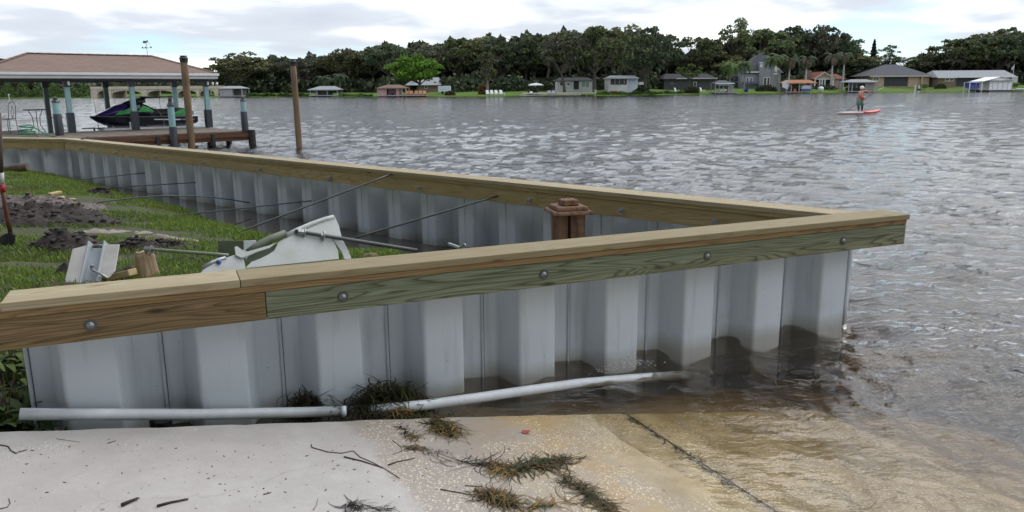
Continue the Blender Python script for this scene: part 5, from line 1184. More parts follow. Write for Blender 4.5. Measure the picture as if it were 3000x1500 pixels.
# cypress: tall trunk, ragged tufts
def cypress(px, top, b, wpx, label):
    p = fp(px, b); H = zat(px, top, b)-p[2]; R = wpx*mpp(px, b)/2; r = np.random.default_rng(33); t = thing('cypress_tree', label, 'tree', p)
    MB().tube([(0,0,-.5),(.1,0,H*.3),(-.1,0,H*.65),(0,0,H*.96)], [.42,.26,.18,.05], 8).build('trunk', M('pale_bark', (.16,.14,.12), .95, .3, 3), t)
    C = []
    for z, rr_, n in ((.95,.6,150),(.88,1.0,220),(.80,.9,150),(.70,.5,70),(.62,.6,70),(.55,1.0,130),(.47,.9,110),(.40,.4,40)):
        for k in range(4):
            a = r.random()*6.28; c = np.array([math.cos(a)*R*rr_*.6, math.sin(a)*R*rr_*.6, H*z]); C.append(c+r.normal(size=(n//4, 3))*np.array([R*.32, R*.32, H*.022]))
    C = np.concatenate(C); quads_mesh('crown', C, .28, r, leafmat('cypress_leaves', (.065,.085,.032), .4, .2, .05), t); quads_mesh('moss', C[::3]-np.array([0,0,.35]), .3, r, MOSS, t, droop=1.2)['kind'] = 'stuff'
cypress(1428, 152, 9, 44, 'slim mossy cypress standing alone on the lawn by white chairs')
def conifer(px, top, b, wpx, label):
    p = fp(px, b); H = zat(px, top, b)-p[2]; R = wpx*mpp(px, b)/2; r = np.random.default_rng(35); t = thing('conifer', label, 'tree', p)
    MB().tube([(0,0,-.5),(0,0,H*.97)], [.3,.04], 7).build('trunk', BARK, t); z = r.random(1500)**.75; a = r.random(1500)*6.28; tier = np.abs(np.sin(z*38))*.45+.55; rad = R*(1-z)**.8*tier*np.sqrt(r.random(1500)); 
    quads_mesh('crown', np.stack([np.cos(a)*rad, np.sin(a)*rad, H*(.2+.8*z)], -1), .32, r, leafmat('conifer_needles', (.022,.036,.022), .45, .1, .05), t)
conifer(2550, 116, 56, 46, 'dark pointed conifer spire right of the royal palms')
# ---- palms
FROND = {}
def frond_mesh(L, mat, key, droop=1.0, w=.85):
    if key in FROND: return FROND[key]
    V = []; Fs = []; k = 10; r = np.random.default_rng(len(FROND)); p = np.array([0., 0, 0]); e = .75
    pts = []
    for j in range(k+1): pts.append(p.copy()); p = p+np.array([math.cos(e), 0, math.sin(e)])*L/k; e -= .24*droop
    for j in range(k):
        for s in (-1, 1):
            for q in (0, .5):
                c = pts[j]*(1-q)+pts[j+1]*q; d = pts[j+1]-pts[j]; l = w*math.sin(math.pi*min(.95, (j+q+1.2)/(k+1.5))); o = len(V)
                V += [c, c+d*.45, c+d*.9+np.array([0, s*l, -l*.55*droop])+r.normal(0, .04, 3)]; Fs.append((o, o+1, o+2))
    me_o = npmesh('frond', V, Fs, mat); FROND[key] = me_o.data; bpy.data.objects.remove(me_o); return FROND[key]
PALMG = leafmat('palm_fronds', (.055,.095,.028), .45, .25, .12); PALML = leafmat('palm_fronds_light', (.075,.135,.03), .45, .25, .12); PALMP = leafmat('palm_fronds_dry', (.20,.155,.125), .35, .2, .12); PALMD = leafmat('palm_fronds_dark', (.034,.060,.026), .45, .2, .12)
def palm(px, base_b, crown_py, label, L=2.6, mat=PALMG, key='g', trunk=(.17,.15,.13), tr=.17, nf=20, dry=0, droop=1.0, swell=False):
    p = fp(px, base_b); H = zat(px, crown_py, base_b)-p[2]; t = thing('palm_tree', label, 'palm', p, 0, 'palms on the far shore'); r = random.Random(px)
    lean = r.uniform(-.03, .03)*H
    MB().tube([(0,0,-.4),(lean*.3,0,H*.35),(lean,0,H)], [tr*1.3, tr*1.05, tr*.8], 8).build('trunk', M('palm_trunk_%d' % px, trunk, .9, .2, 3, stretch=(1,1,4)), t)
    me = frond_mesh(L, mat, key, droop); md = frond_mesh(L*.9, PALMP, 'dry', 1.5) if dry else None
    for k in range(nf):
        o = bpy.data.objects.new('frond', md if (dry and k % 3 == 0) else me); COL.objects.link(o); o.parent = t; o.location = (lean, 0, H)
        el = -.75+1.35*((k*7) % nf)/nf; o.rotation_euler = (0, -el, 2.399*k+r.uniform(-.2, .2)); s = r.uniform(.8, 1.15); o.scale = (s, s, s)
palm(950, 8, 232, 'dim palm behind the grey pavilion, left of the two', 3.6, PALMD, 'd', nf=22)
palm(997, 10, 226, 'dim palm behind the grey pavilion, right of the two', 3.6, PALMD, 'd', nf=22)
palm(1165, 12, 238, 'small dark palm beside the pink boathouse roof', 3.0, PALMD, 'd3', nf=14)
palm(2137, 10, 196, 'light green palm above the small grey boathouse', 4.0, PALML, 'l', nf=26)
palm(2180, 12, 192, 'palm right of the small grey boathouse', 4.0, PALMG, 'g4', nf=26, trunk=(.22,.20,.19))
palm(2256, 14, 176, 'palm at the right corner of the two-storey house', 4.2, PALMG, 'g42', nf=26)
palm(2276, 16, 172, 'leaning palm just right of the corner palm', 4.2, PALMG, 'g42', nf=24)
for px, cp, lab, tr in ((2309,178,'leftmost royal palm with a pale trunk beside the orange roof',.26),(2358,176,'royal palm with pale trunk rising behind the orange roof',.28),(2434,168,'royal palm with pale trunk in front of the tan gabled house',.28),(2468,164,'rightmost royal palm with pale trunk and dry fronds',.28)):
    palm(px, 15, cp, lab, 4.4, PALMD, 'roy', trunk=(.34,.33,.32), tr=tr, nf=24, dry=1, droop=1.15)
palm(2708, 4, 246, 'knee-high palm beside the two white posts', 1.6, PALML, 's', nf=14, tr=.10)
palm(2972, 5, 243, 'small palm at the right side of the white shed', 1.7, PALML, 's', nf=14, tr=.10)
palm(2888, 8, 246, 'small bushy palm at the left side of the white shed', 1.7, PALML, 's', nf=16, tr=.10)
# ---- understorey and the wood behind
rw = np.random.default_rng(77); C = []; S = []
prof = [(-1500,190),(-300,190),(0,205),(300,240),(560,238),(640,210),(760,178),(870,178),(1000,165),(1140,142),(1350,125),(1560,108),(1750,96),(1900,100),(1985,165),(2060,130),(2230,105),(2440,112),(2520,165),(2570,205),(2610,206),(2660,182),(2745,165),(2850,110),(3000,108),(3200,120),(4300,140)]
px = np.concatenate([rw.uniform(-300, 3250, 40000), rw.uniform(-1500, 4300, 8000)]); bb = rw.uniform(62, 92, len(px)); tp = np.interp(px, [a for a, _ in prof], [b for _, b in prof])+9*np.sin(px*.06)+7*np.sin(px*.17)
for a, b, t in zip(px, bb, tp):
    p = fp(a, b); zt = zat(a, t, b); C.append((p[0], p[1], p[2]+(zt-p[2])*rw.random()**.8))
o = quads_mesh('far_woodland', np.array(C), 1.35, rw, leafmat('woodland_leaves', (.048,.062,.040), .5, .15, 0)); o['kind'] = 'stuff'; o['label'] = 'dark mass of woodland behind the far houses'
C = []; px = rw.uniform(-1000, 3300, 15000); bb = rw.uniform(34, 58, len(px))
for a, b in zip(px, bb):
    if 2480 < a and b < 44: b = b+14
    p = fp(a, b); h = 2.0+3.5*fbm(np.array([a*.02]), np.array([b*.1]), 2, 5)[0]*2; C.append((p[0], p[1], p[2]+h*rw.random()))
o = quads_mesh('undergrowth', np.array(C), .75, rw, leafmat('undergrowth_leaves', (.040,.056,.03), .5, .15, 0)); o['kind'] = 'stuff'; o['label'] = 'dark undergrowth beneath the far trees'
C = []; 
for a0, a1, n, hh_ in ((-200,262,5200,5.2),(640,905,2600,.9),(990,1090,500,.4),(1750,2000,1600,.6)):
    for a in rw.uniform(a0, a1, n):
        b = rw.uniform(.0, 3 if hh_ < 2 else 12); p = fp(a, b); C.append((p[0], p[1], p[2]+hh_*rw.random()*(.4+.6*math.sin(a*.07)**2)))
o = quads_mesh('shore_reeds', np.array(C), .32, rw, leafmat('reed_leaves', (.045,.085,.02), .5, .2, 0)); o['kind'] = 'stuff'; o['label'] = 'green reeds and brush along the far water edge'
def bush(px, b, wpx, top, label, col, seed):
    p = fp(px, b); t = thing('bush', label, 'bush', p); r = np.random.default_rng(seed); R = wpx*mpp(px, b)/2; H = zat(px, top, b)-p[2]; q = r.normal(size=(700, 3)); q /= np.linalg.norm(q, axis=1)[:,None]; q[:,2] = np.abs(q[:,2]); q *= (.6+.5*r.random((700,1)))
    quads_mesh('foliage', q*np.array([R, R*.7, H]), .25, r, leafmat('bush_%d' % px, col, .5, .15, 0), t); MB().tube([(0,0,-.2),(0,0,H*.6)], [.12,.05], 6).build('stem', BARK, t)
bush(2026, 2, 44, 253, 'dark clipped bush at the water below the pale small tree', (.03,.042,.016), 1); bush(1415, 11, 26, 246, 'rust-brown bush behind the mossy cypress', (.13,.075,.035), 2); bush(1562, 4, 30, 256, 'dark bush beside the white patio umbrella', (.03,.042,.018), 3)
bush(1318, 4, 30, 268, 'low brown bush in front of the white trailer', (.06,.055,.035), 4); bush(2245, 9, 60, 250, 'dark hedge clump below the two-storey house', (.022,.034,.014), 5); bush(2330, 8, 40, 256, 'dark hedge clump right of the two-storey house', (.022,.034,.014), 6); bush(2415, 16, 70, 249, 'low shrub row before the tan gabled house', (.05,.07,.025), 7); bush(2755, 14, 34, 246, 'rounded shrub at the left of the long low house', (.05,.075,.025), 8); bush(1880, 5, 50, 258, 'dark brush at the right of the white house', (.025,.038,.015), 9)

# ---- buildings
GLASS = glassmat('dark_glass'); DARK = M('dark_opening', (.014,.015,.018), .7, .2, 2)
def col(name, c, r=.75): return M(name, c, r, .10, 1.2, bump=.15, bscale=8)
FRAMEW = col('white_frame', (.60,.60,.58)); TANW = col('tan_stucco', (.36,.28,.20)); ROOFG = shingle_mat('grey_shingles', (.105,.105,.12), (.085,.085,.10)); ROOFL = shingle_mat('pale_metal_roof', (.30,.31,.32), (.26,.27,.285), 2); ROOFD = shingle_mat('dark_shingles', (.05,.05,.055), (.04,.04,.045))
WHITEW = col('white_siding', (.46,.48,.48)); GREYW = col('grey_wall', (.22,.23,.25)); BRICKW = col('old_brick', (.17,.115,.09)); DKW = col('dark_wall', (.05,.055,.055)); ORANGE = shingle_mat('orange_tiles', (.36,.165,.085), (.30,.13,.07)); PINKW = col('pink_stucco', (.34,.225,.195)); BRNROOF = shingle_mat('tan_roof', (.20,.135,.105), (.17,.115,.09)); REDROOF = shingle_mat('red_tiles', (.20,.075,.055), (.17,.06,.045)); SCREEN = M('screen_mesh', (.028,.03,.034), .7, .2, 3); WBOARD = col('white_board', (.66,.67,.67)); GREYPL = col('grey_planks', (.26,.26,.26))
class Bld:
    def __init__(s, name, label, cat, pxc, b):
        s.pxc, s.b = pxc, b; p = fp(pxc, b); s.p = p; s.m = mpp(pxc, b); s.t = thing(name, label, cat, p)
    def x(s, px): return (px-s.pxc)*s.m
    def z(s, py, px=None): return zat(s.pxc if px is None else px, py, s.b)-s.p[2]
    def wall(s, x0, x1, ytop, mat, y0=0.0, depth=8.0, base=None, name='wall'):
        return MB().box(s.x(x0), s.x(x1), y0, y0+depth, -.6 if base is None else s.z(base), s.z(ytop)).build(name, mat, s.t)
    def roof(s, x0, x1, ye, yr, r0, r1, mat, y0=0.0, depth=8.0, name='roof', th=.12, over=.0):
        ze, zr = s.z(ye), s.z(yr); a, b, c, d = (s.x(x0), y0, ze), (s.x(x1), y0, ze), (s.x(x1), y0+depth, ze), (s.x(x0), y0+depth, ze); e, f = (s.x(r0), y0+depth/2, zr), (s.x(r1), y0+depth/2, zr)
        mb = MB(); mb.slab([a, b, f, e], th).slab([c, d, e, f], th)
        if abs(r0-x0) > .5: mb.slab([d, a, e], th)
        if abs(r1-x1) > .5: mb.slab([b, c, f], th)
        return mb.build(name, mat, s.t)
    def win(s, x0, x1, y0, y1, yf=0.0, frame=None, pane=None, t=.10, mull=0, name='window'):
        X0, X1, Z0, Z1 = s.x(x0), s.x(x1), s.z(y1), s.z(y0); m = MB()
        m.box(X0-t, X1+t, yf-.06, yf+.02, Z0-t, Z0).box(X0-t, X1+t, yf-.06, yf+.02, Z1, Z1+t).box(X0-t, X0, yf-.06, yf+.02, Z0, Z1).box(X1, X1+t, yf-.06, yf+.02, Z0, Z1)
        for k in range(mull): xm = X0+(X1-X0)*(k+1)/(mull+1); m.box(xm-t/2, xm+t/2, yf-.05, yf+.02, Z0, Z1)
        o = m.build(name, frame or FRAMEW, s.t); MB().box(X0, X1, yf-.015, yf+.01, Z0, Z1).build('pane', pane or GLASS, o); return o
    def trim(s, x0, x1, y0, y1, mat, yf=0.0, d=.12, name='fascia'): return MB().box(s.x(x0), s.x(x1), yf-d, yf, s.z(y1), s.z(y0)).build(name, mat, s.t)
    def post(s, px, ytop, yb, mat, y=0.0, r=.12, name='post'): return MB().box(s.x(px)-r, s.x(px)+r, y-r, y+r, s.z(yb)-.5, s.z(ytop)).build(name, mat, s.t)
# hip roof house
B = Bld('house', 'tan house with a big grey hip roof on the right shore', 'house', 2632, 26)
B.wall(2553, 2720, 221, TANW, depth=14); B.roof(2541, 2724, 222, 187, 2615, 2652, ROOFG, -1.0, 16); B.trim(2541, 2724, 221.5, 225, col('tan_trim', (.42,.36,.29)), -1.0)
B.win(2589, 2657, 226, 252, -.02, DKW, SCREEN, .12, 3, 'screen_porch'); B.win(2556, 2572, 227, 234, -.02, FRAMEW, GLASS, .15, 1); B.post(2695, 223, 253, TANW, -.7, .22); MB().box(B.x(2627)-.2, B.x(2627)+.2, 4.2, 4.6, B.z(211), B.z(199)).build('vent_pipe', GREYW, B.t)
MB().box(B.x(2722), B.x(2738), 3, 8, -.5, B.z(232)).build('side_shed', GREYW, B.t)
# long low house
B = Bld('house', 'long low brick house with a pale metal roof on the right', 'house', 2855, 26)
B.wall(2748, 2962, 226, BRICKW, depth=12); B.roof(2738, 2972, 226, 205, 2752, 2966, ROOFL, -1.0, 13); B.trim(2738, 2797, 225.6, 228, WTRIM, -1.0, .15); B.trim(2797, 2960, 222, 227.5, WTRIM, -1.5, .15)
B.win(2767, 2777, 229, 236, -.02, FRAMEW, GLASS, .18); B.win(2780, 2790, 229, 236, -.02, FRAMEW, GLASS, .18); B.win(2800, 2885, 229, 251, -.02, DKW, SCREEN, .1, 5, 'screen_porch'); MB().box(B.x(2964), B.x(2984), 1, 6, -.5, B.z(224)).build('white_annex', WHITEW, B.t)
# tan gabled house with red roof
B = Bld('house', 'tan gabled house with white columned porch among royal palms', 'house', 2415, 26)
B.wall(2375, 2470, 230, PINKW, depth=10); g0, g1, gm = 2376, 2437, 2405
MB().slab([(B.x(g0), -1.5, B.z(231)), (B.x(g1), -1.5, B.z(231)), (B.x(gm), -1.5, B.z(213))], .2).build('gable', TANW, B.t)
for a, b in ((g0, gm), (g1, gm)): MB().slab([(B.x(a)-(.3 if a < b else -.3), -1.9, B.z(232)), (B.x(b), -1.9, B.z(211)), (B.x(b), 8, B.z(211)), (B.x(a)-(.3 if a < b else -.3), 8, B.z(232))], .25).build('roof_slope', REDROOF, B.t); MB().slab([(B.x(a), -2.0, B.z(233)), (B.x(b), -2.0, B.z(213.5)), (B.x(b), -2.0, B.z(211)), (B.x(a), -2.0, B.z(230.5))], .12).build('rake_board', FRAMEW, B.t)
B.roof(2432, 2474, 231, 216, 2433, 2464, REDROOF, -.8, 11, 'side_roof'); B.wall(2365, 2378, 206, BRICKW, 1.0, 2, name='chimney'); B.trim(2380, 2434, 230.5, 233, FRAMEW, -1.5, .1, 'beam')
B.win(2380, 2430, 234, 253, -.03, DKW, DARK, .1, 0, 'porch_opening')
for q in (2381, 2395, 2402, 2410, 2427, 2434): B.post(q, 232, 253, FRAMEW, -1.4, .18, 'column')
B.win(2454, 2464, 231, 246, -.03, FRAMEW, glassmat('blue_glass', (.03,.06,.08)), .15)
# two-storey house
B = Bld('house', 'two-storey grey house with a steep dark roof behind palms', 'house', 2232, 28)
B.wall(2170, 2285, 214, GREYW, depth=11); MB().slab([(B.x(2178), -.6, B.z(213)), (B.x(2222), -.6, B.z(213)), (B.x(2238), 3, B.z(153)), (B.x(2228), 3, B.z(153))], .3).build('roof_slope', ROOFG, B.t); B.roof(2172, 2292, 214, 160, 2222, 2262, ROOFG, -.4, 12); B.trim(2183, 2222, 209.5, 213, FRAMEW, -.9)
B.wall(2219, 2262, 186, GREYW, -1.2, 5, name='bay'); B.trim(2215, 2229, 182, 185, FRAMEW, -1.6); B.win(2221, 2225, 186, 196, -1.22, FRAMEW, WBOARD, .15); B.trim(2255, 2275, 214, 219, FRAMEW, -1.0); MB().ball((B.x(2268), -1.1, B.z(203)), .8, 8, 6, 1, .3, 1.2).build('round_window', FRAMEW, B.t)
for a, b in ((2186,2191),(2196,2201),(2233,2240),(2243,2249)): B.win(a, b, 228, 248, -.03 if a < 2219 else -1.23, FRAMEW, GLASS, .18)
MB().box(B.x(2172), B.x(2216), -3, -.5, B.z(245), B.z(239)).build('blue_railing', col('blue_grey', (.10,.12,.19)), B.t)
# white house
B = Bld('house', 'low white house with a screened porch under the big oaks', 'house', 1760, 20)
B.wall(1632, 1735, 236, WHITEW, depth=9); B.roof(1628, 1740, 236, 226, 1640, 1728, ROOFD, -.8, 10); B.wall(1780, 1835, 227, WHITEW, -2, 9); B.roof(1775, 1868, 230, 221, 1790, 1860, ROOFL, -2.8, 10); B.wall(1835, 1866, 230, col('blue_white', (.40,.44,.50)), -1.2, 8)
for a, b in ((1785,1798),(1799,1811),(1812,1825),(1826,1833)): B.win(a, b, 232, 249, -2.03, FRAMEW, SCREEN, .12, 0, 'screen_porch')
for a, b, c, d in ((1641,1648,240,250),(1662,1668,243,249),(1704,1714,238,255),(1716,1726,240,255),(1680,1696,236,262)): B.win(a, b, c, d, -.03, FRAMEW, glassmat('mint_glass', (.20,.25,.23), .3) if 1700 < a < 1720 else DARK, .12)
MB().box(B.x(1872), B.x(1887), 1, 4, B.z(249), B.z(241)).build('white_bench', WHITEW, B.t)
# low dark house
B = Bld('house', 'low dark house with a pale eave line behind the pale tree', 'house', 2020, 26)
B.wall(1945, 2092, 231, DKW, depth=9); B.roof(1940, 2096, 231, 215, 1955, 2080, ROOFD, -1, 11); B.trim(1978, 2098, 228.5, 231.5, col('pale_eave', (.40,.40,.40)), -1.1, .15); B.win(2032, 2039, 241, 252, -.03, FRAMEW, GLASS, .12); B.win(1960, 1975, 240, 250, -.03, DKW, GLASS, .1)
# house behind bright tree
B = Bld('house', 'grey-roofed house half hidden behind the bright green tree', 'house', 1262, 34)
B.wall(1225, 1290, 248, BRICKW, depth=9); B.roof(1188, 1294, 249, 226, 1212, 1282, ROOFL, -1, 11); B.win(1245, 1252, 251, 258, -.03, FRAMEW, GLASS, .12)
# trailer
B = Bld('trailer', 'white box trailer parked on the lawn', 'trailer', 1301, 15)
MB().box(B.x(1283), B.x(1319), 0, 2.4, .55, B.z(252)).build('box', col('white_blue', (.50,.55,.62)), B.t, bevel=.06)
for q in (1296, 1308): MB().tube([(B.x(q), -.05, .38), (B.x(q), .2, .38)], .38, 12).build('wheel', BLACK, B.t)
MB().box(B.x(1319), B.x(1326), 1.0, 1.2, .45, .6).build('tow_bar', BLACK, B.t)
# far boathouses
def hut(label, x0, x1, ye, yr, r0, r1, roofm, b=-1.0, depth=5.0, posts=(), walls=(), deckpx=None, trimm=None, name='boathouse', postm=None):
    B = Bld(name, label, 'boathouse', (x0+x1)/2, b); B.roof(x0, x1, ye, yr, r0, r1, roofm, -.5, depth+1)
    if trimm: B.trim(x0, x1, ye-.2, ye+2.2, trimm, -.5, .1)
    for q in posts:
        for y in (0, depth): B.post(q, ye, 284, postm or GREYPL, y, .11)
    for a, c, yt, m, y, d in walls: B.wall(a, c, yt, m, y, d)
    if deckpx: MB().box(B.x(deckpx[0]), B.x(deckpx[1]), -.8, depth, .05, .28).build('deck', GREYPL, B.t)
    return B
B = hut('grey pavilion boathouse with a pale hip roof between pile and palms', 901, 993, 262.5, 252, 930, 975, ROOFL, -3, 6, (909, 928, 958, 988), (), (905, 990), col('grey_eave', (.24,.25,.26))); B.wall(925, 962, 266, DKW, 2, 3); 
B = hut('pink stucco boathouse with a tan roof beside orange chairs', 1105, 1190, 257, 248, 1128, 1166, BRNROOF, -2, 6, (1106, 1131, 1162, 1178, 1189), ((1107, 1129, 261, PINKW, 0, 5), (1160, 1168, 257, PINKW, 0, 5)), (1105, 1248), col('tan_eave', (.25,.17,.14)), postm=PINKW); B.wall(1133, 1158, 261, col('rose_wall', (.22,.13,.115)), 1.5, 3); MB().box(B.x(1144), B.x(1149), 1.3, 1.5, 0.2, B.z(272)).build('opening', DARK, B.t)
MB().slab([(B.x(1130), .5, B.z(249)), (B.x(1142), .5, B.z(239)), (B.x(1145), .5, B.z(240)), (B.x(1136), .5, B.z(249))], .3).build('roof_gablet', BRNROOF, B.t)
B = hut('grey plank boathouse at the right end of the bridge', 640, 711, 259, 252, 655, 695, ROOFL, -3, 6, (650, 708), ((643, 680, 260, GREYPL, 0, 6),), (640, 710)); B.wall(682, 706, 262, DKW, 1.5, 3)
B = hut('small grey-roofed boathouse left of the two-storey house', 2094, 2150, 243.5, 235, 2112, 2130, ROOFG, -2, 5, (2096, 2108, 2120, 2134, 2147), (), (2092, 2165), WTRIM, postm=GREYPL); B.roof(2099, 2142, 249, 246, 2110, 2130, ROOFL, -.9, 2, 'awning'); B.wall(2136, 2148, 246, GREYPL, 1, 3); MB().box(B.x(2112), B.x(2132), .5, 2.5, .6, 1.1).build('lift_cradle', FRAMEW, B.t)
B = hut('boathouse with an orange tiled roof below the royal palms', 2302, 2392, 242.5, 233.5, 2312, 2380, ORANGE, -2, 7, (2304, 2318, 2341, 2376), (), (2300, 2350), col('tan_eave2', (.30,.20,.15)), postm=GREYPL); B.wall(2306, 2340, 256, col('stone_low', (.12,.11,.10)), 5, 1); MB().box(B.x(2329), B.x(2336), .6, 1.4, .3, B.z(260)).build('orange_kayak_rack', col('orange_plastic', (.42,.10,.05)), B.t); MB().slab([(B.x(2288), -.3, B.z(242)), (B.x(2300), -.3, B.z(236)), (B.x(2306), -.3, B.z(236)), (B.x(2306), -.3, B.z(262)), (B.x(2290), -.3, B.z(255))], .3).build('white_gable', WHITEW, B.t)
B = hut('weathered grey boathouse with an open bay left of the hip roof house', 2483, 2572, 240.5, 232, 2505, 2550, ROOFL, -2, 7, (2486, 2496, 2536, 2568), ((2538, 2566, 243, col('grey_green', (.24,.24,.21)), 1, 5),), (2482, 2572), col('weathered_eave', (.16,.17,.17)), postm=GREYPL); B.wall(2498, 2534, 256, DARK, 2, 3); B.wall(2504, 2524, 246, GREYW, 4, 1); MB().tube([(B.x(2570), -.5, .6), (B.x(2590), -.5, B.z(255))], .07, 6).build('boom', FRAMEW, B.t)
B = Bld('shed', 'white lakeside shed with a low gable roof by the flagpole', 'shed', 2925, -1.5)
B.wall(2898, 2962, 238, WBOARD, depth=5)
MB().slab([(B.x(2876), -.9, B.z(236)), (B.x(2960), -.9, B.z(236)), (B.x(2920), -.9, B.z(226.5))], .15).build('gable', WBOARD, B.t)
for a, b in ((2873, 2921), (2964, 2919)): MB().slab([(B.x(a), -1.2, B.z(237.5)), (B.x(b), -1.2, B.z(224.5)), (B.x(b), 6, B.z(224.5)), (B.x(a), 6, B.z(237.5))], .12).build('roof_slope', WTRIM, B.t)
for q in (2907, 2922, 2936, 2951): MB().box(B.x(q)-.05, B.x(q)+.05, -.04, .0, .3, B.z(239)).build('door_batten', GREYPL, B.t)
MB().box(B.x(2870), B.x(2966), -1.0, 5, .05, .30).build('deck', DWOOD, B.t); B.post(2877, 236, 270, FRAMEW, .2, .1)
# flagpole
B = Bld('flagpole', 'white flagpole with a limp flag beside the white shed', 'flagpole', 2963, 1.5); MB().tube([(0,0,-.3),(0,0,B.z(188))], [.07,.04], 6).build('pole', FRAMEW, B.t); MB().slab([(-.05,0,B.z(191)),(-.5,.1,B.z(196)),(-.75,.1,B.z(203)),(-.35,.05,B.z(206)),(-.05,0,B.z(202))], .04).build('flag', col('faded_flag', (.34,.32,.36)), B.t)
# blue covered boat
def far_boat(name, label, cat, px0, px1, b, hullm, topm, hz=.8, lift=.25):
    B = Bld(name, label, cat, (px0+px1)/2, b); w = B.x(px1); rings = []
    for x, ww, h in ((-1,.75,.75),(-.6,.95,.8),(.2,1.0,.85),(.7,.7,1.0),(1,.08,1.15)): rings.append([(x*w, -ww*.9, lift+hz*h), (x*w, -ww*.6, lift+.15), (x*w, 0, lift), (x*w, ww*.6, lift+.15), (x*w, ww*.9, lift+hz*h), (x*w, 0, lift+hz*h*.92)])
    MB().loft(rings).build('hull', hullm, B.t, angle=50); return B
BLUE = col('blue_canvas', (.025,.045,.23), .6)
B = far_boat('covered_boat', 'boat under a bright blue canvas cover on a lift', 'boat', 2832, 2868, -2.5, col('grey_hull', (.30,.32,.34)), None, .9, .3); MB().loft([[(x*B.x(2868), -1.0*w, z0), (x*B.x(2868), -.7*w, z1), (x*B.x(2868), .7*w, z1), (x*B.x(2868), 1.0*w, z0)] for x, w, z0, z1 in ((-.95,1,.8,1.7),(0,1,.85,2.0),(.6,.9,.9,1.8),(.95,.4,1.0,1.4))]).build('canvas_cover', BLUE, B.t); B.roof(2833, 2868, 242, 238, 2842, 2860, BLUE, -1.2, 3, 'canopy')
for q in (2833, 2868): B.post(q, 241, 271, FRAMEW, -1.2, .09, 'lift_post'); B.post(q, 241, 271, FRAMEW, 1.6, .09, 'lift_post')
B = far_boat('motor_boat', 'white motor boat with blue bottom under the orange roof', 'boat', 2347, 2377, -1.5, col('white_hull', (.60,.63,.68)), None, 1.3, .9); MB().box(B.x(2348), B.x(2376), -.98, -.6, .35, .95).build('blue_bottom', col('blue_hull', (.04,.09,.25)), B.t); MB().slab([(B.x(2354), -.5, 2.2), (B.x(2372), -.5, 2.2), (B.x(2368), -.3, 2.9), (B.x(2357), -.3, 2.9)], .06).build('windscreen', GLASS, B.t)
B = far_boat('small_boat', 'small white covered boat drawn up right of the orange roof', 'boat', 2398, 2412, .6, WBOARD, None, .9, .2); MB().ball((0,0,1.1), .8, 8, 6, 1.1, 1, .7).build('cover', WBOARD, B.t, smooth=True)
B = far_boat('small_boat', 'low white boat at the right edge of the picture', 'boat', 2970, 3008, -1.2, WBOARD, None, .55, .1); MB().box(B.x(2978), B.x(2996), -.4, .4, .5, .75).build('bench', FRAMEW, B.t)
B = far_boat('jet_boat', 'small dark blue watercraft beside the small grey boathouse', 'boat', 2182, 2192, -1.5, BLUE, None, .9, .3); MB().box(-.4, .5, -.3, .3, 1.0, 1.5).build('seat', BLUE, B.t)
# paired posts
for q, lab in ((2681, 'taller white post at the water before the hip roof house'), (2692, 'shorter white post with boat gear at the water')):
    B = Bld('mooring_post', lab, 'post', q, -1.0); MB().lathe([(.16,-.6),(.16,B.z(251)),(.05,B.z(250))], 10).build('shaft', FRAMEW, B.t)
    if q == 2692: MB().box(-.5, .7, -.3, .3, .3, .9).build('outboard', BLACK, B.t, bevel=.1)
# white umbrella, low seawall dock, kayak, chairs
B = Bld('patio_umbrella', 'white patio umbrella on the lawn left of the white house', 'umbrella', 1570, 10); MB().lathe([(2.0,B.z(250)),(1.5,B.z(246)),(.1,B.z(243))], 10).build('canopy', WBOARD, B.t); MB().tube([(0,0,0),(0,0,B.z(244))], .05, 6).build('pole', FRAMEW, B.t)
B = Bld('patio_table', 'dark patio table under the white umbrella', 'table', 1584, 10.5); MB().box(-.9,.9,-.6,.6,.7,.78).build('table_top', DKW, B.t)
for sx in (-.8,.8):
    for sy in (-.5,.5): MB().box(sx-.04,sx+.04,sy-.04,sy+.04,0,.7).build('leg', DKW, B.t)
B = Bld('low_dock', 'long low cream dock along the shore before the white house', 'dock', 1640, -2.0)
CREAM = col('cream_concrete', (.42,.39,.33)); MB().box(B.x(1530), B.x(1748), -.5, 3.2, .42, .62).build('deck', CREAM, B.t); MB().box(B.x(1522), B.x(1700), -2.6, -.52, .02, .18).build('lower_step', CREAM, B.t)
for q in np.linspace(1540, 1744, 9): MB().box(B.x(q)-.12, B.x(q)+.12, -.3, .0, -.8, .42).build('pile', GREYPL, B.t)
MB().box(B.x(1552), B.x(1560), .2, 1.2, .62, B.z(267)).build('white_box', WBOARD, B.t); MB().lathe([(.12,.62),(.12,B.z(268)),(.35,B.z(267)),(.35,B.z(264.5))], 10, (B.x(1745), .3, 0)).build('dock_lamp', CREAM, B.t)
def lounge(px, b, label, mat, name='lawn_chair', cat='chair', group=None, s=1.0, rz=0.0):
    p = fp(px, b); t = thing(name, label, cat, (p[0], p[1], p[2]), rz, group)
    MB().slab([(-.32*s,-.45*s,.42*s),(.32*s,-.45*s,.42*s),(.32*s,.35*s,.28*s),(-.32*s,.35*s,.28*s)], .05).build('seat', mat, t); MB().slab([(-.34*s,.33*s,.28*s),(.34*s,.33*s,.28*s),(.36*s,.75*s,1.15*s),(-.36*s,.75*s,1.15*s)], .05).build('backrest', mat, t)
    for sx in (-1, 1): MB().box(sx*.40*s-.05, sx*.40*s+.05, -.5*s, .5*s, .56*s, .61*s).box(sx*.38*s-.04, sx*.38*s+.04, -.48*s, -.38*s, 0, .56*s).box(sx*.38*s-.04, sx*.38*s+.04, .38*s, .48*s, 0, .56*s).build('arm', mat, t)
ORC = col('orange_wood', (.38,.19,.09))
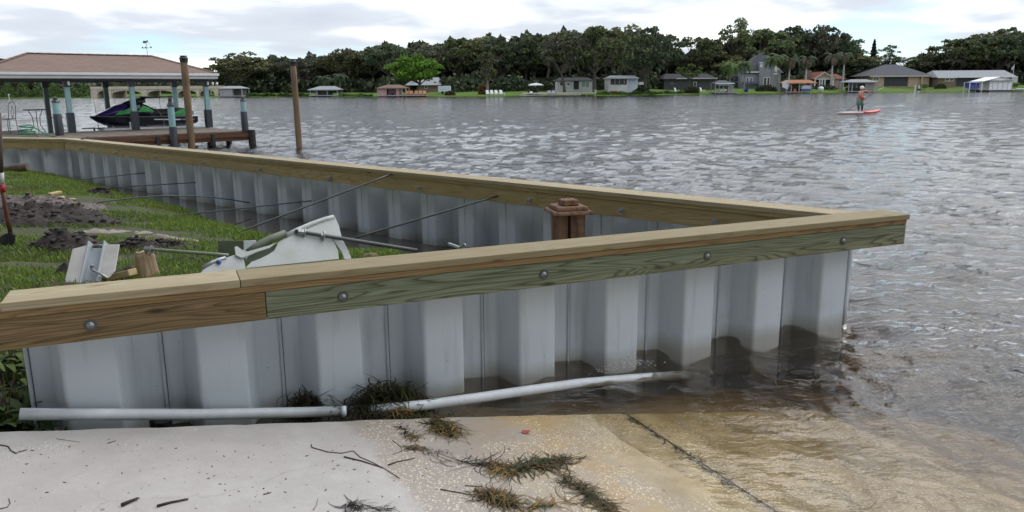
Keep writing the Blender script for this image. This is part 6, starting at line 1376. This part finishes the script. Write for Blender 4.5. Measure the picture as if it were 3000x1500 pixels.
for q, lab in ((1193,'leftmost orange adirondack chair, touching the pink boathouse'),(1205,'second orange adirondack chair from the pink boathouse'),(1218,'middle orange adirondack chair in the row of five'),(1232,'fourth orange adirondack chair from the pink boathouse'),(1244,'rightmost orange adirondack chair in the row of five')): lounge(q, -.4, lab, ORC, 'adirondack_chair', 'chair', 'orange chairs by the pink boathouse', 1.15, .1*(q % 3))
for q, lab in ((1431,'leftmost white lawn chair under the mossy cypress'),(1444,'second white lawn chair from the mossy cypress'),(1457,'third white lawn chair from the mossy cypress'),(1471,'rightmost white lawn chair, apart from the others')): lounge(q, 2.2, lab, WBOARD, 'lawn_chair', 'chair', 'white chairs by the cypress', 1.1, .5)
for q, lab in ((1612,'left blue-grey beach chair on the low dock'),(1624,'right blue-grey beach chair on the low dock')): 
    lounge(q, -1.2, lab, col('blue_grey_fabric', (.22,.27,.34)), 'beach_chair', 'chair', 'chairs on the low dock', 1.0, .3)
for q, lab in ((1984,'white lawn chair left of the pale small tree'),(2059,'tilted white chair right of the dark clipped bush')): lounge(q, 9, lab, WBOARD, 'lawn_chair', 'chair', 'chairs before the dark house', 1.1, .8)
B = far_boat('canoe', 'orange-red canoe lying before the screened porch', 'canoe', 1785, 1808, 10, col('red_canoe', (.38,.055,.035)), None, .5, .1); MB().box(-.6,.6,-.4,.4,.45,.55).build('thwart', ORC, B.t)
# ---- bridge
B = Bld('bridge', 'cream concrete bridge with shallow arches behind the boathouse', 'bridge', 460, -4)
CRM = col('bridge_concrete', (.42,.38,.29)); zt = B.z(254); zb_ = B.z(263.5)
MB().box(B.x(268), B.x(660), 0, 9, zb_, zt).build('deck', CRM, B.t); MB().box(B.x(266), B.x(660), -.25, .0, zt-.7, zt+.15).build('parapet', CRM, B.t)
piers = [(266, 284), (318, 326), (415, 430), (508, 520), (575, 584), (628, 640)]
for a, b in piers: MB().box(B.x(a), B.x(b), -.3, 9.2, -1.5, zb_).build('pier', CRM, B.t)
for (a0, a1), (b0, b1) in zip(piers[:-1], piers[1:]):
    x0, x1 = B.x(a1), B.x(b0); n = 12; zs_ = B.z(276); xs = np.linspace(x0, x1, n+1); cr = [zs_+(zb_-zs_-.15)*math.sqrt(max(0, 1-((x-(x0+x1)/2)/((x1-x0)/2))**2)) for x in xs]
    m = MB()
    for i in range(n): m.hexa([(xs[i], .05, cr[i]), (xs[i+1], .05, cr[i+1]), (xs[i+1], .6, cr[i+1]), (xs[i], .6, cr[i]), (xs[i], .05, zb_), (xs[i+1], .05, zb_), (xs[i+1], .6, zb_), (xs[i], .6, zb_)])
    m.build('arch', CRM, B.t)
B = Bld('channel_marker', 'thin pale channel marker post in the water at far left', 'marker', 23, -6); MB().tube([(0,0,-.5),(0,0,B.z(275))], .09, 6).build('post', FRAMEW, B.t); MB().box(-.25,.25,-.05,.05,B.z(279),B.z(276)).build('board', FRAMEW, B.t)

# ================================================================== PADDLER
PD = float(gz(2520, 330, .08)[1]); 
def pp_(px, py, dy=0.0): return Vector(gy(px, py, PD+dy))
bo = thing('paddle_board', 'red and white stand-up paddle board under the paddler', 'paddle board', pp_(2520, 330)); Lb = 1.55; 
rot = math.radians(22)
def bring(x, w, z0, z1): return [Vector((x*math.cos(rot)-y*math.sin(rot), x*math.sin(rot)+y*math.cos(rot), z)) for y, z in ((-w,z0*.5+z1*.5),(-w*.8,z1),(0,z1+.01),(w*.8,z1),(w,z0*.5+z1*.5),(w*.7,z0),(0,z0-.01),(-w*.7,z0))]
MB().loft([bring(x, w, -.06+l, .07+l) for x, w, l in ((-.1,.40,0),(.5,.40,.0),(1.1,.30,.03),(1.45,.16,.09),(1.62,.03,.15))]).build('nose_deck', M('board_red', (.50,.035,.02), .35), bo, smooth=True)
MB().loft([bring(x, w, -.06, .065) for x, w in ((-1.75,.18),(-1.3,.30),(-.6,.38),(-.102,.40))]).build('tail_deck', M('board_white', (.55,.40,.39), .4), bo, smooth=True)
per = thing('person', 'shirtless person in white cap and patterned leggings paddling on a board', 'person', pp_(2520, 329))
O_ = Vector(per.location)
def skin_mesh(name, joints, edges, radii, mat, parent, root=0, sub=2):
    me = bpy.data.meshes.new(name); me.from_pydata([tuple(Vector(j)-O_) for j in joints], edges, []); o = bpy.data.objects.new(name, me); COL.objects.link(o); o.parent = parent
    sk = o.modifiers.new('skin', 'SKIN'); sk.use_smooth_shade = True
    for i, r in enumerate(radii): me.skin_vertices[0].data[i].radius = (r, r) if not hasattr(r, '__len__') else r
    me.skin_vertices[0].data[root].use_root = True
    s = o.modifiers.new('sub', 'SUBSURF'); s.levels = sub; s.render_levels = sub; me.materials.append(mat); return o
SKIN = M('skin', (.36,.17,.11), .55, .12, 6)
J = {'pel': pp_(2517,291), 'wai': pp_(2518,286), 'che': pp_(2521,274), 'nek': pp_(2523.5,266.5), 'hd0': pp_(2524.5,263), 'hd1': pp_(2525.5,257.5),
     'shR': pp_(2519,269.5,-.17), 'shL': pp_(2527.5,269,.15), 'elL': pp_(2538,266,.10), 'haL': pp_(2553.5,276.5,.0), 'elR': pp_(2520,280,-.30), 'haR': pp_(2533,290.2,-.05),
     'hpR': pp_(2515,295,-.11), 'knR': pp_(2515,309,-.16), 'anR': pp_(2516,325,-.10), 'toR': pp_(2521,328,-.16), 'hpL': pp_(2521,295,.11), 'knL': pp_(2526.5,309,.14), 'anL': pp_(2524.5,325.5,.12), 'toL': pp_(2530,328.3,.08)}
K = list(J); ix = {k: i for i, k in enumerate(K)}
ED = [('pel','wai'),('wai','che'),('che','nek'),('nek','hd0'),('hd0','hd1'),('che','shR'),('che','shL'),('shL','elL'),('elL','haL'),('shR','elR'),('elR','haR'),('pel','hpR'),('hpR','knR'),('knR','anR'),('anR','toR'),('pel','hpL'),('hpL','knL'),('knL','anL'),('anL','toL')]
RAD = dict(pel=(.15,.13), wai=(.14,.12), che=(.17,.13), nek=.06, hd0=.085, hd1=.095, shR=.075, shL=.075, elL=.045, haL=.04, elR=.045, haR=.04, hpR=.095, knR=.06, anR=.04, toR=.035, hpL=.095, knL=.06, anL=.04, toL=.035)
skin_mesh('body', [J[k] for k in K], [(ix[a], ix[b]) for a, b in ED], [RAD[k] for k in K], SKIN, per)
SHO = M('green_shorts', (.10,.22,.15), .8, .3, 9, col2=(.05,.10,.09)); LEG = M('dark_leggings', (.028,.05,.055), .8, .3, 12)
for s in 'RL':
    h, k, a = J['hp'+s], J['kn'+s], J['an'+s]
    MB().tube([tuple(h+Vector((0,0,.10))-O_), tuple(h.lerp(k,.5)-O_), tuple(h.lerp(k,.92)-O_)], [.135,.125,.105], 12).build('shorts_leg', SHO, per, smooth=True); MB().tube([tuple(h.lerp(k,.8)-O_), tuple(k-O_), tuple(k.lerp(a,.45)-O_), tuple(k.lerp(a,.88)-O_)], [.075,.072,.066,.048], 10).build('legging', LEG, per, smooth=True)
MB().ball(tuple(J['wai']+Vector((.14,-.12,-.02))-O_), .12, 10, 8, 1.1, .8, .9).build('waist_pack', M('red_pack', (.52,.05,.02), .5), per, smooth=True)
MB().loft([[tuple(J['wai']+Vector((.185*math.cos(q), .16*math.sin(q), -.03+h))-O_) for q in np.linspace(0, 6.283, 13)[:-1]] for h in (0, .05)]).build('belt', M('red_belt', (.40,.05,.03), .6), per)
hc = J['hd1']-O_; MB().ball(tuple(hc+Vector((0,0,.015))), .125, 12, 8, 1.05, .95, .85).build('cap', WBOARD, per, smooth=True); MB().slab([tuple(hc+Vector(q)) for q in ((.08,-.09,-.01),(.22,-.06,-.045),(.24,.0,-.05),(.22,.06,-.045),(.08,.09,-.01))], .012).build('cap_brim', WBOARD, per)
for s in (-1, 1): MB().ball(tuple(hc+Vector((.085, s*.035, -.07))), .012, 6, 5).build('eye', BLACK, per)
MB().ball(tuple(hc+Vector((.115, 0, -.10))), .022, 8, 6, 1.2, .8, 1.1).build('nose', SKIN, per, smooth=True); MB().box(hc.x+.09, hc.x+.104, -.03+hc.y, .03+hc.y, hc.z-.155, hc.z-.145).build('mouth', M('lips', (.25,.08,.07), .6), per)
for key, d in (('haL', Vector((.06,0,-.02))), ('haR', Vector((.05,0,.0)))):
    c = J[key]-O_
    for f in range(4): MB().tube([tuple(c+Vector((.0,.02,.03-.02*f))), tuple(c+d*.6+Vector((0,.0,.03-.02*f))), tuple(c+d*.7+Vector((0,-.05,.025-.02*f)))], [.011,.010,.008], 6).build('finger', SKIN, per, smooth=True)
    MB().tube([tuple(c+Vector((0,-.02,.03))), tuple(c+d*.7+Vector((0,-.03,.05)))], [.012,.009], 6).build('thumb', SKIN, per, smooth=True)
a, b = pp_(2480, 325, -.25), pp_(2560, 273, .0)
pd = thing('paddle', 'long paddle held slantwise by the person on the board', 'paddle', a); d = (b-a)
MB().tube([(0,0,0), tuple(d)], .022, 8).build('shaft', M('paddle_shaft', (.10,.10,.10), .4), pd); s0 = -d.normalized()
MB().loft([[tuple(s0*t+Vector((0, sy*w, sy*.0+sz*.01))) for sy, sz in ((-1,0),(0,1),(1,0),(0,-1))] for t, w in ((-.05,.02),(.10,.10),(.32,.11),(.45,.05))]).build('blade', M('paddle_blade', (.08,.09,.09), .4), pd); MB().tube([tuple(d+Vector((-.02,-.06,-.02))), tuple(d+Vector((.02,.06,.02)))], .02, 8).build('handle', BLACK, pd)
